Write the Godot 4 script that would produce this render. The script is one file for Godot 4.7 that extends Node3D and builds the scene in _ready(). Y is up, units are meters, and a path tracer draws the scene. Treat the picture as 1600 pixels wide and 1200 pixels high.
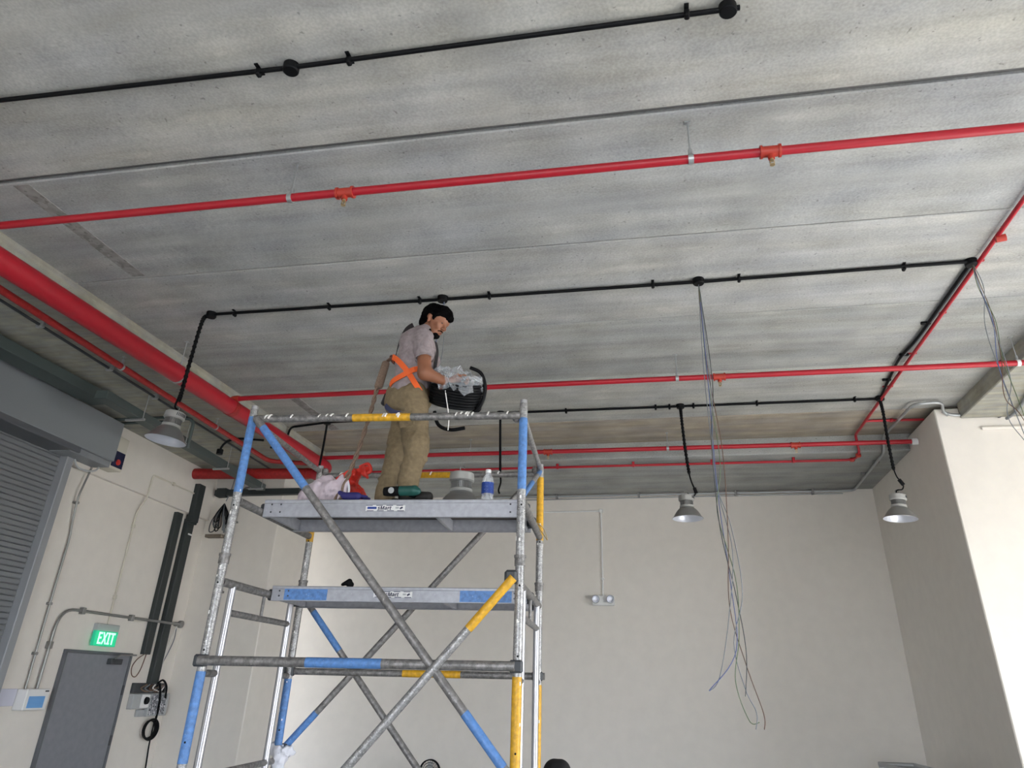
extends Node3D
# A worker on an aluminium scaffold under a bare concrete ceiling. Metres, y up. Heights in V() are given above the eye (2.1 m).

const EYE := 2.1
const CEIL := 3.4
var M := {}
var taken := {}
var rng := RandomNumberGenerator.new()

func V(x: float, y: float, z: float) -> Vector3:
	return Vector3(x, y + EYE, z)

# ---------------------------------------------------------------- mesh builder
class MB:
	var v := PackedVector3Array()
	var n := PackedVector3Array()
	var uv := PackedVector2Array()
	var ix := PackedInt32Array()

	func vert(p: Vector3, q: Vector3, t := Vector2.ZERO) -> int:
		v.append(p); n.append(q); uv.append(t)
		return v.size() - 1

	func quad_flat(a: Vector3, b: Vector3, c: Vector3, d: Vector3, out: Vector3) -> void:
		var nn := (b - a).cross(c - a)
		if nn.length() < 1e-12:
			nn = (c - a).cross(d - a)
		nn = nn.normalized()
		if nn.dot(out) < 0.0:
			nn = -nn
		var k := vert(a, nn, Vector2(0, 1)); vert(b, nn, Vector2(1, 1)); vert(c, nn, Vector2(1, 0)); vert(d, nn, Vector2(0, 0))
		ix.append_array([k, k + 1, k + 2, k, k + 2, k + 3])

	func tri_flat(a: Vector3, b: Vector3, c: Vector3, out: Vector3) -> void:
		var nn := (b - a).cross(c - a).normalized()
		if nn.dot(out) < 0.0:
			nn = -nn
		var k := vert(a, nn); vert(b, nn); vert(c, nn)
		ix.append_array([k, k + 1, k + 2])

	# box with chamfered edges
	func box(c: Vector3, s: Vector3, bas := Basis(), e := 0.0) -> void:
		var h := s * 0.5
		e = minf(e, minf(h.x, minf(h.y, h.z)) * 0.9)
		var ax := [Vector3.RIGHT, Vector3.UP, Vector3.BACK]
		for i in 3:
			var j := (i + 1) % 3
			var k := (i + 2) % 3
			for sg in [-1.0, 1.0]:
				var o: Vector3 = ax[i] * (h[i] * sg)
				var a: Vector3 = ax[j] * (h[j] - e)
				var b: Vector3 = ax[k] * (h[k] - e)
				quad_flat(c + bas * (o - a - b), c + bas * (o + a - b), c + bas * (o + a + b), c + bas * (o - a + b), bas * (ax[i] * sg))
		if e <= 0.0:
			return
		for i in 3:
			var j := (i + 1) % 3
			var k := (i + 2) % 3
			for sj in [-1.0, 1.0]:
				for sk in [-1.0, 1.0]:
					var l: Vector3 = ax[i] * (h[i] - e)
					var p: Vector3 = ax[j] * (h[j] * sj) + ax[k] * ((h[k] - e) * sk)
					var q: Vector3 = ax[j] * ((h[j] - e) * sj) + ax[k] * (h[k] * sk)
					quad_flat(c + bas * (p - l), c + bas * (p + l), c + bas * (q + l), c + bas * (q - l), bas * (ax[j] * sj + ax[k] * sk))
		for sx in [-1.0, 1.0]:
			for sy in [-1.0, 1.0]:
				for sz in [-1.0, 1.0]:
					var g := Vector3(sx, sy, sz)
					tri_flat(c + bas * (Vector3(h.x, h.y - e, h.z - e) * g), c + bas * (Vector3(h.x - e, h.y, h.z - e) * g), c + bas * (Vector3(h.x - e, h.y - e, h.z) * g), bas * g)

	# swept tube; r is a number or a list, one for each point
	func tube(pts: Array, r, seg := 10, caps := true, flat := 1.0, flat_dir := Vector3.ZERO) -> void:
		var m := pts.size()
		var side := Vector3.ZERO
		var first := v.size()
		for i in m:
			var p: Vector3 = pts[i]
			var d: Vector3 = (pts[mini(i + 1, m - 1)] - pts[maxi(i - 1, 0)]).normalized()
			if i == 0:
				var ref := flat_dir if flat_dir != Vector3.ZERO else (Vector3.UP if absf(d.y) < 0.9 else Vector3.RIGHT)
				side = (ref - d * ref.dot(d)).normalized()
			else:
				if flat_dir != Vector3.ZERO:
					side = flat_dir
				side = (side - d * side.dot(d)).normalized()
			var up := d.cross(side)
			var rr: float = r[i] if r is Array else r
			for k in seg:
				var a := TAU * k / seg
				var q := side * cos(a) * flat + up * sin(a)
				var nn := (side * cos(a) / flat + up * sin(a)).normalized()
				vert(p + q * rr, nn, Vector2(float(k) / seg, float(i)))
		for i in m - 1:
			for k in seg:
				var a := first + i * seg + k
				var b := first + i * seg + (k + 1) % seg
				ix.append_array([a, b, b + seg, a, b + seg, a + seg])
		if caps:
			for e in [0, m - 1]:
				var d: Vector3 = (pts[0] - pts[1]).normalized() if e == 0 else (pts[m - 1] - pts[m - 2]).normalized()
				var c := vert(pts[e], d)
				var base := v.size()
				for k in seg:
					vert(v[first + e * seg + k], d)
				for k in seg:
					ix.append_array([c, base + k, base + (k + 1) % seg])

	# profile of Vector2(radius, height) turned round the y axis of xf
	func lathe(prof: Array, xf: Transform3D, seg := 24) -> void:
		for i in prof.size() - 1:
			var a: Vector2 = prof[i]
			var b: Vector2 = prof[i + 1]
			var t := (b - a).normalized()
			var nr := Vector2(t.y, -t.x)
			var first := v.size()
			for k in seg + 1:
				var an := TAU * k / seg
				var dir := Vector3(cos(an), 0, sin(an))
				var nn := (xf.basis * (dir * nr.x + Vector3.UP * nr.y)).normalized()
				vert(xf * (dir * a.x + Vector3.UP * a.y), nn, Vector2(float(k) / seg, 1.0))
				vert(xf * (dir * b.x + Vector3.UP * b.y), nn, Vector2(float(k) / seg, 0.0))
			for k in seg:
				var q := first + k * 2
				ix.append_array([q, q + 1, q + 3, q, q + 3, q + 2])

	func ball(c: Vector3, s: Vector3, bas := Basis(), seg := 12) -> void:
		var first := v.size()
		var rows := seg / 2 + 1
		for i in rows + 1:
			var la := PI * i / rows - PI / 2
			for k in seg + 1:
				var an := TAU * k / seg
				var d := Vector3(cos(la) * cos(an), sin(la), cos(la) * sin(an))
				vert(c + bas * (d * s), (bas * (d / s)).normalized(), Vector2(float(k) / seg, float(i) / rows))
		for i in rows:
			for k in seg:
				var a := first + i * (seg + 1) + k
				ix.append_array([a, a + 1, a + seg + 2, a, a + seg + 2, a + seg + 1])

	# rounded shape out of tapered capsules [a, b, ra, rb], meshed as surface nets
	func field(caps: Array, cell: float, k: float, noise: FastNoiseLite = null, amp := 0.0) -> void:
		var lo := Vector3(1e9, 1e9, 1e9)
		var hi := -lo
		for c in caps:
			var r: float = maxf(c[2], c[3]) + cell * 3.0 + amp
			lo = lo.min(c[0] - Vector3.ONE * r).min(c[1] - Vector3.ONE * r)
			hi = hi.max(c[0] + Vector3.ONE * r).max(c[1] + Vector3.ONE * r)
		var nx := int((hi.x - lo.x) / cell) + 2
		var ny := int((hi.y - lo.y) / cell) + 2
		var nz := int((hi.z - lo.z) / cell) + 2
		var f := PackedFloat32Array()
		f.resize(nx * ny * nz)
		f.fill(1.0)
		for c in caps:
			var a: Vector3 = c[0]
			var ab: Vector3 = c[1] - a
			var l2 := maxf(ab.length_squared(), 1e-9)
			var ra: float = c[2]
			var rd: float = c[3] - ra
			var mg: float = maxf(c[2], c[3]) + k + cell * 2.5
			var l: Vector3 = (a.min(c[1]) - Vector3.ONE * mg - lo) / cell
			var h: Vector3 = (a.max(c[1]) + Vector3.ONE * mg - lo) / cell
			for z in range(maxi(0, int(l.z)), mini(nz, int(h.z) + 2)):
				for y in range(maxi(0, int(l.y)), mini(ny, int(h.y) + 2)):
					var at := (z * ny + y) * nx
					for x in range(maxi(0, int(l.x)), mini(nx, int(h.x) + 2)):
						var p := lo + Vector3(x, y, z) * cell - a
						var t := clampf(p.dot(ab) / l2, 0.0, 1.0)
						var d := (p - ab * t).length() - ra - rd * t
						var o := f[at + x]
						var hh := maxf(k - absf(d - o), 0.0) / k
						f[at + x] = minf(d, o) - hh * hh * k * 0.25
		if noise:
			for z in nz:
				for y in ny:
					for x in nx:
						var at := (z * ny + y) * nx + x
						if absf(f[at]) < amp + cell * 2.0:
							var p := lo + Vector3(x, y, z) * cell
							f[at] += noise.get_noise_3d(p.x, p.y, p.z) * amp
		var id := {}
		var sx := 1
		var sy := nx
		var sz := nx * ny
		var off := [0, sx, sy, sx + sy, sz, sx + sz, sy + sz, sx + sy + sz]
		var edges := [[0, 1], [2, 3], [4, 5], [6, 7], [0, 2], [1, 3], [4, 6], [5, 7], [0, 4], [1, 5], [2, 6], [3, 7]]
		for z in nz - 1:
			for y in ny - 1:
				for x in nx - 1:
					var at := z * sz + y * sy + x
					if absf(f[at]) > cell * 3.0:
						continue
					var neg := 0
					for q in 8:
						if f[at + off[q]] < 0.0:
							neg += 1
					if neg == 0 or neg == 8:
						continue
					var s := Vector3.ZERO
					var cnt := 0
					for e in edges:
						var fa := f[at + off[e[0]]]
						var fb := f[at + off[e[1]]]
						if (fa < 0.0) != (fb < 0.0):
							var t := fa / (fa - fb)
							var pa := Vector3(e[0] & 1, (e[0] >> 1) & 1, e[0] >> 2)
							var pb := Vector3(e[1] & 1, (e[1] >> 1) & 1, e[1] >> 2)
							s += pa.lerp(pb, t)
							cnt += 1
					s /= cnt
					var g := Vector3(f[at + sx] + f[at + sx + sy] + f[at + sx + sz] + f[at + sx + sy + sz] - f[at] - f[at + sy] - f[at + sz] - f[at + sy + sz],
						f[at + sy] + f[at + sx + sy] + f[at + sy + sz] + f[at + sx + sy + sz] - f[at] - f[at + sx] - f[at + sz] - f[at + sx + sz],
						f[at + sz] + f[at + sx + sz] + f[at + sy + sz] + f[at + sx + sy + sz] - f[at] - f[at + sx] - f[at + sy] - f[at + sx + sy])
					id[at] = vert(lo + (Vector3(x, y, z) + s) * cell, g.normalized())
		for at in id:
			var x: int = at % nx
			var y: int = (at / nx) % ny
			var z: int = at / sz
			for ax in 3:
				var st: int = [sx, sy, sz][ax]
				if (f[at] < 0.0) == (f[at + st] < 0.0):
					continue
				var u: int = [sy, sz, sx][ax]
				var w: int = [sz, sx, sy][ax]
				if id.has(at - u) and id.has(at - w) and id.has(at - u - w):
					ix.append_array([id[at], id[at - u], id[at - u - w], id[at], id[at - u - w], id[at - w]])

	func commit() -> ArrayMesh:
		for t in range(0, ix.size(), 3):  # front faces run clockwise
			var a := v[ix[t]]
			if (v[ix[t + 1]] - a).cross(v[ix[t + 2]] - a).dot(n[ix[t]] + n[ix[t + 1]] + n[ix[t + 2]]) > 0.0:
				var k := ix[t + 1]
				ix[t + 1] = ix[t + 2]
				ix[t + 2] = k
		var ar := []
		ar.resize(Mesh.ARRAY_MAX)
		ar[Mesh.ARRAY_VERTEX] = v
		ar[Mesh.ARRAY_NORMAL] = n
		ar[Mesh.ARRAY_TEX_UV] = uv
		ar[Mesh.ARRAY_INDEX] = ix
		var me := ArrayMesh.new()
		me.add_surface_from_arrays(Mesh.PRIMITIVE_TRIANGLES, ar)
		return me

# ---------------------------------------------------------------- objects
func numbered(called: String) -> String:
	taken[called] = taken.get(called, -1) + 1
	return called if taken[called] == 0 else "%s_%03d" % [called, taken[called]]

func thing(called: String, label: String, category: String, group := "") -> Node3D:
	var o := Node3D.new()
	o.name = numbered(called)
	add_child(o)
	tag(o, label, category, group)
	return o

func tag(o: Node, label: String, category: String, group := "") -> void:
	o.set_meta("label", label)
	o.set_meta("category", category)
	if group:
		o.set_meta("group", group)

func struct(o: Node, label := "") -> Node:
	o.set_meta("kind", "structure")
	if label:
		o.set_meta("label", label)
	return o

func put(mb: MB, called: String, mat: Material, parent: Node = null) -> MeshInstance3D:
	return putm(mb.commit(), called, mat, parent)

func putm(me: Mesh, called: String, mat: Material, parent: Node = null) -> MeshInstance3D:
	var o := MeshInstance3D.new()
	o.mesh = me
	o.material_override = mat
	o.cast_shadow = GeometryInstance3D.SHADOW_CASTING_SETTING_ON
	o.name = numbered(called) if parent == null else called
	(self if parent == null else parent).add_child(o, true)
	return o

func bx(called: String, mat: Material, parent: Node, c: Vector3, s: Vector3, e := 0.0, bas := Basis()) -> MeshInstance3D:
	var mb := MB.new()
	mb.box(c, s, bas, e)
	return put(mb, called, mat, parent)

func tb(called: String, mat: Material, parent: Node, pts: Array, r, seg := 10) -> MeshInstance3D:
	var mb := MB.new()
	mb.tube(pts, r, seg)
	return put(mb, called, mat, parent)

# box between two corner points
func slab(called: String, mat: Material, parent: Node, a: Vector3, b: Vector3, e := 0.0) -> MeshInstance3D:
	return bx(called, mat, parent, (a + b) * 0.5, (b - a).abs(), e)

# smooth path through points
func curve(pts: Array, per := 6) -> Array:
	var out := []
	for i in pts.size() - 1:
		var p0: Vector3 = pts[maxi(i - 1, 0)]
		var p1: Vector3 = pts[i]
		var p2: Vector3 = pts[i + 1]
		var p3: Vector3 = pts[mini(i + 2, pts.size() - 1)]
		for k in per:
			out.append(p1.cubic_interpolate(p2, p0, p3, float(k) / per))
	out.append(pts[-1])
	return out

# polyline with rounded bends
func bend(pts: Array, r: float, per := 5) -> Array:
	var out := [pts[0]]
	for i in range(1, pts.size() - 1):
		var p: Vector3 = pts[i]
		var a: Vector3 = p + (pts[i - 1] - p).limit_length(r)
		var b: Vector3 = p + (pts[i + 1] - p).limit_length(r)
		for k in per + 1:
			var t := float(k) / per
			out.append(a.lerp(p, t).lerp(p.lerp(b, t), t))
	out.append(pts[-1])
	return out

# ---------------------------------------------------------------- materials
func mat(c: Color, rough := 0.7, metal := 0.0) -> StandardMaterial3D:
	var m := StandardMaterial3D.new()
	m.albedo_color = c
	m.roughness = rough
	m.metallic = metal
	return m

func noise(s: int, freq: float, oct := 4) -> FastNoiseLite:
	var n := FastNoiseLite.new()
	n.seed = s
	n.noise_type = FastNoiseLite.TYPE_SIMPLEX_SMOOTH
	n.frequency = freq
	n.fractal_octaves = oct
	return n

func grey(s: int, freq: float, oct: int, w: int, h: int, W: int, H: int) -> PackedByteArray:
	var im: Image = noise(s, freq, oct).get_seamless_image(w, h)
	if w != W or h != H:
		im.resize(W, H, Image.INTERPOLATE_CUBIC)
	im.convert(Image.FORMAT_L8)
	return im.get_data()

func tex_from(rgb: PackedByteArray, size: int) -> ImageTexture:
	return ImageTexture.create_from_image(Image.create_from_data(size, size, false, Image.FORMAT_RGB8, rgb))

# bare precast concrete: cloudy tone, long drag streaks, fine grain, pores
func concrete_tex(s: int, base: Color, warm: float) -> ImageTexture:
	var N := 1024
	var cloud := grey(s, 0.006, 4, N, N, N, N)
	var streak := grey(s + 1, 0.02, 4, 64, N, N, N)
	var fine := grey(s + 2, 0.18, 3, N, N, N, N)
	var pore := grey(s + 3, 0.06, 2, N, N, N, N)
	var patch := grey(s + 4, 0.012, 3, 256, N, N, N)
	var b := PackedByteArray()
	b.resize(N * N * 3)
	for i in N * N:
		var g := 1.0 + (cloud[i] - 128) * 0.0006 + (streak[i] - 128) * 0.00055 + (fine[i] - 128) * 0.0006
		if pore[i] < 38 and fine[i] < 128:
			g *= 0.82
		if patch[i] > 206:
			g += 0.04
		var w := (patch[i] - 128) * 0.00012 * warm
		b[i * 3] = int(clampf(base.r * (g + w) * 255.0, 0, 255))
		b[i * 3 + 1] = int(clampf(base.g * (g + w * 0.5) * 255.0, 0, 255))
		b[i * 3 + 2] = int(clampf(base.b * (g - w) * 255.0, 0, 255))
	return tex_from(b, N)

# base colour with flecks of two other colours
func fleck_tex(s: int, base: Color, c1: Color, t1: int, c2: Color, t2: int, freq: float, mott := 0.0012) -> ImageTexture:
	var N := 512
	var a := grey(s, freq, 4, N, N, N, N)
	var d := grey(s + 1, freq * 1.7, 3, N, N, N, N)
	var f := grey(s + 2, 0.02, 4, N, N, N, N)
	var b := PackedByteArray()
	b.resize(N * N * 3)
	for i in N * N:
		var c := base * (1.0 + (f[i] - 128) * mott)
		if a[i] > t1:
			c = c1
		elif d[i] < t2:
			c = c2
		b[i * 3] = int(clampf(c.r * 255.0, 0, 255)); b[i * 3 + 1] = int(clampf(c.g * 255.0, 0, 255)); b[i * 3 + 2] = int(clampf(c.b * 255.0, 0, 255))
	return tex_from(b, N)

func textured(t: Texture2D, scale: float, rough: float, metal := 0.0, world := true) -> StandardMaterial3D:
	var m := mat(Color.WHITE, rough, metal)
	m.albedo_texture = t
	m.uv1_triplanar = true
	m.uv1_world_triplanar = world
	m.uv1_scale = Vector3.ONE * scale
	return m

func make_materials() -> void:
	var ct := concrete_tex(11, Color(0.66, 0.66, 0.645), 1.0)
	var bump := noise(77, 0.09, 4)
	var nt := ImageTexture.create_from_image(bump_image(bump))
	var tint := [Color(1, 1, 1), Color(0.96, 0.965, 0.97), Color(1.0, 0.995, 0.98), Color(0.93, 0.935, 0.93)]
	for i in 4:
		var m := textured(ct, 0.21, 0.92)
		m.albedo_color = tint[i]
		m.uv1_offset = Vector3(0.37 * i, 0.0, 0.53 * i)
		m.normal_enabled = true
		m.normal_texture = nt
		m.normal_scale = 0.25
		M["slab%d" % i] = m
	M.infill = textured(concrete_tex(31, Color(0.62, 0.585, 0.53), 2.0), 0.3, 0.92)
	M.beam = textured(concrete_tex(51, Color(0.62, 0.612, 0.565), 2.2), 0.55, 0.92)
	M.patch = textured(fleck_tex(55, Color(0.55, 0.545, 0.525), Color(0.6, 0.595, 0.58), 170, Color(0.48, 0.475, 0.455), 90, 0.02), 0.6, 0.95)
	M.mortar = mat(Color(0.42, 0.415, 0.41), 0.95)
	M.wall = textured(fleck_tex(5, Color(0.87, 0.847, 0.81), Color(0.88, 0.857, 0.82), 250, Color(0.855, 0.832, 0.795), 8, 0.03, 0.0001), 0.35, 0.75)
	M.floor = textured(fleck_tex(8, Color(0.66, 0.66, 0.655), Color(0.72, 0.72, 0.71), 225, Color(0.55, 0.54, 0.53), 30, 0.03), 0.3, 0.6)
	M.alu = textured(fleck_tex(21, Color(0.6, 0.595, 0.59), Color(0.86, 0.86, 0.84), 192, Color(0.34, 0.33, 0.32), 66, 0.055, 0.0022), 2.2, 0.45, 0.5, false)
	M.alu_clean = mat(Color(0.72, 0.72, 0.735), 0.3, 0.7)
	M.alu_dull = textured(fleck_tex(24, Color(0.5, 0.49, 0.48), Color(0.7, 0.69, 0.67), 214, Color(0.31, 0.3, 0.29), 56, 0.04, 0.0025), 2.0, 0.5, 0.45, false)
	M.channel = textured(fleck_tex(27, Color(0.64, 0.645, 0.665), Color(0.76, 0.76, 0.77), 238, Color(0.56, 0.56, 0.57), 20, 0.03, 0.0005), 1.6, 0.5, 0.35, false)
	M.deck = mat(Color(0.3, 0.27, 0.25), 0.9)
	M.blue = textured(fleck_tex(33, Color(0.33, 0.5, 0.72), Color(0.68, 0.73, 0.79), 214, Color(0.29, 0.43, 0.62), 48, 0.05, 0.0012), 2.4, 0.5, 0.0, false)
	M.yellow = textured(fleck_tex(36, Color(0.82, 0.62, 0.13), Color(0.86, 0.8, 0.63), 230, Color(0.66, 0.49, 0.13), 40, 0.045, 0.0012), 2.4, 0.5, 0.0, false)
	M.drip = mat(Color(0.92, 0.91, 0.89), 0.7)
	M.red = mat(Color(0.66, 0.09, 0.15), 0.42)
	M.red_old = textured(fleck_tex(41, Color(0.6, 0.11, 0.11), Color(0.68, 0.22, 0.17), 205, Color(0.48, 0.09, 0.1), 50, 0.03), 1.5, 0.5, 0.0, false)
	M.fitting = mat(Color(0.69, 0.21, 0.15), 0.45)
	M.galv = mat(Color(0.68, 0.69, 0.69), 0.4, 0.6)
	M.brass = mat(Color(0.75, 0.66, 0.5), 0.35, 0.7)
	M.black = mat(Color(0.06, 0.063, 0.07), 0.5)
	M.black_soft = mat(Color(0.05, 0.05, 0.055), 0.65)
	for k in ["hair", "black", "black_soft"]:
		if M.has(k):
			M[k].metallic_specular = 0.25
	M.steel = mat(Color(0.56, 0.56, 0.55), 0.38, 0.6)
	M.tray = mat(Color(0.30, 0.34, 0.33), 0.5, 0.15)
	M.trunk = mat(Color(0.17, 0.195, 0.195), 0.55)
	M.hood = mat(Color(0.52, 0.535, 0.545), 0.55)
	M.hood_dark = mat(Color(0.36, 0.37, 0.385), 0.55)
	M.slat = mat(Color(0.50, 0.51, 0.52), 0.5, 0.1)
	M.guide = mat(Color(0.6, 0.61, 0.62), 0.5, 0.2)
	M.door = textured(fleck_tex(61, Color(0.50, 0.505, 0.53), Color(0.52, 0.525, 0.55), 240, Color(0.48, 0.485, 0.51), 20, 0.1, 0.0003), 0.8, 0.6)
	M.cream = mat(Color(0.8, 0.78, 0.72), 0.6)
	M.white = mat(Color(0.88, 0.88, 0.87), 0.5)
	M.plastic_grey = mat(Color(0.66, 0.67, 0.67), 0.5)
	M.dark_grey = mat(Color(0.24, 0.25, 0.26), 0.6)
	M.blue_panel = mat(Color(0.42, 0.64, 0.85), 0.4)
	M.navy = mat(Color(0.1, 0.12, 0.25), 0.5)
	M.lamp_shell = mat(Color(0.58, 0.58, 0.575), 0.35, 0.75)
	M.lamp_cap = mat(Color(0.66, 0.66, 0.645), 0.45, 0.35)
	M.lamp_fin = mat(Color(0.55, 0.55, 0.54), 0.45, 0.5)
	M.reflector = mat(Color(0.9, 0.91, 0.94), 0.3, 0.55)
	M.exit = mat(Color(0.1, 0.58, 0.44), 0.5)
	M.exit.emission_enabled = true
	M.exit.emission = Color(0.1, 0.72, 0.54)
	M.exit.emission_energy_multiplier = 0.1
	M.exit_text = mat(Color(0.9, 1.0, 0.95), 0.5)
	M.exit_text.emission_enabled = true
	M.exit_text.emission = Color(0.85, 1.0, 0.94)
	M.exit_text.emission_energy_multiplier = 0.09
	M.wire_grey = mat(Color(0.46, 0.48, 0.5), 0.5)
	M.wire_blue = mat(Color(0.33, 0.38, 0.56), 0.5)
	M.wire_green = mat(Color(0.36, 0.42, 0.3), 0.5)
	M.wire_brown = mat(Color(0.38, 0.27, 0.2), 0.5)
	M.skin = mat(Color(0.55, 0.36, 0.26), 0.55)
	M.skin.subsurf_scatter_enabled = true
	M.skin.subsurf_scatter_strength = 0.05
	M.hair = mat(Color(0.022, 0.02, 0.022), 0.75)
	M.hair.metallic_specular = 0.15
	M.eye = mat(Color(0.06, 0.05, 0.05), 0.3)
	M.lip = mat(Color(0.42, 0.22, 0.19), 0.5)
	M.shirt = textured(fleck_tex(71, Color(0.57, 0.525, 0.53), Color(0.59, 0.545, 0.55), 230, Color(0.54, 0.495, 0.5), 30, 0.08, 0.0009), 2.5, 0.9, 0.0, false)
	M.trouser = textured(fleck_tex(74, Color(0.48, 0.42, 0.32), Color(0.51, 0.45, 0.35), 220, Color(0.44, 0.385, 0.29), 40, 0.05, 0.001), 2.5, 0.92, 0.0, false)
	M.orange = mat(Color(0.93, 0.4, 0.16), 0.7)
	M.strap_dark = mat(Color(0.13, 0.11, 0.12), 0.8)
	M.rope = textured(fleck_tex(81, Color(0.5, 0.42, 0.36), Color(0.66, 0.58, 0.5), 190, Color(0.3, 0.24, 0.2), 70, 0.09), 6.0, 0.95, 0.0, false)
	M.shoe = mat(Color(0.12, 0.11, 0.1), 0.7)
	M.wrap = mat(Color(0.86, 0.88, 0.9, 0.26), 0.12)
	M.wrap.transparency = BaseMaterial3D.TRANSPARENCY_ALPHA
	M.crease = mat(Color(0.85, 0.87, 0.9), 0.3)
	M.bag_white = mat(Color(0.86, 0.80, 0.83, 0.85), 0.45)
	M.bag_white.transparency = BaseMaterial3D.TRANSPARENCY_ALPHA
	M.bag_red = mat(Color(0.86, 0.22, 0.17), 0.45)
	M.bag_red.backlight_enabled = true
	M.bag_red.backlight = Color(0.3, 0.06, 0.04)
	M.pet = mat(Color(0.93, 0.95, 0.97, 0.28), 0.08)
	M.pet.transparency = BaseMaterial3D.TRANSPARENCY_ALPHA
	M.label_blue = textured(fleck_tex(91, Color(0.11, 0.25, 0.56), Color(0.6, 0.7, 0.86), 205, Color(0.07, 0.15, 0.4), 70, 0.02), 9.0, 0.4, 0.0, false)
	M.teal = mat(Color(0.07, 0.3, 0.27), 0.5)
	M.purple = mat(Color(0.16, 0.15, 0.4), 0.6)
	M.led_red = mat(Color(0.75, 0.2, 0.17), 0.4)
	M.bronze = mat(Color(0.45, 0.41, 0.36), 0.8)
	M.asphalt = mat(Color(0.62, 0.61, 0.59), 0.9)
	M.rag = mat(Color(0.85, 0.85, 0.87), 0.9)
	M.cap = mat(Color(0.05, 0.05, 0.055), 0.85)
	M.polo = mat(Color(0.2, 0.22, 0.27), 0.9)

func bump_image(n: FastNoiseLite) -> Image:
	var im: Image = n.get_seamless_image(512, 512)
	im.convert(Image.FORMAT_RGBA8)
	im.bump_map_to_normal_map(1.6)
	return im

# ---------------------------------------------------------------- scene
func _ready() -> void:
	rng.seed = 4
	# camera
	var cam := Camera3D.new()
	cam.name = "camera"
	add_child(cam)
	var basis_cam := Basis(Vector3.UP, deg_to_rad(11.0026)) * Basis(Vector3.RIGHT, deg_to_rad(27.1717)) * Basis(Vector3.BACK, deg_to_rad(1.4309))
	cam.transform = Transform3D(basis_cam, Vector3(0, EYE, 0))
	var near := 0.05
	cam.set_frustum(1200.0 / 1123.667 * near, Vector2(-21.236, -107.045) / 1123.667 * near, near, 200.0)
	cam.current = true
	# sky, sun, exposure
	var env := Environment.new()
	env.background_mode = Environment.BG_SKY
	var sm := ProceduralSkyMaterial.new()
	sm.sky_top_color = Color(0.72, 0.79, 0.9)
	sm.sky_horizon_color = Color(0.93, 0.95, 0.98)
	sm.ground_bottom_color = Color(0.55, 0.54, 0.52)
	sm.ground_horizon_color = Color(0.75, 0.75, 0.74)
	sm.sun_angle_max = 5.0
	var sky := Sky.new()
	sky.sky_material = sm
	env.sky = sky
	env.background_energy_multiplier = 2.2
	env.tonemap_mode = Environment.TONE_MAPPER_LINEAR
	env.tonemap_exposure = 5.8
	env.sdfgi_enabled = true
	env.ssao_enabled = true
	env.ssil_enabled = true
	var we := WorldEnvironment.new()
	we.name = "world_environment"
	we.environment = env
	add_child(we)
	var sun := DirectionalLight3D.new()
	sun.name = "sun"
	sun.light_color = Color(1.0, 0.985, 0.965)
	sun.light_energy = 2.7
	sun.light_angular_distance = 2.0
	sun.shadow_enabled = true
	add_child(sun)
	sun.look_at_from_position(Vector3(20, 16, 4), Vector3(0, 0, 0))

	make_materials()
	build_room()
	build_left_wall()
	build_pipes()
	build_conduits()
	build_lamps()
	build_scaffold()
	build_platform_things()
	build_worker()
	build_back()

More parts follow.
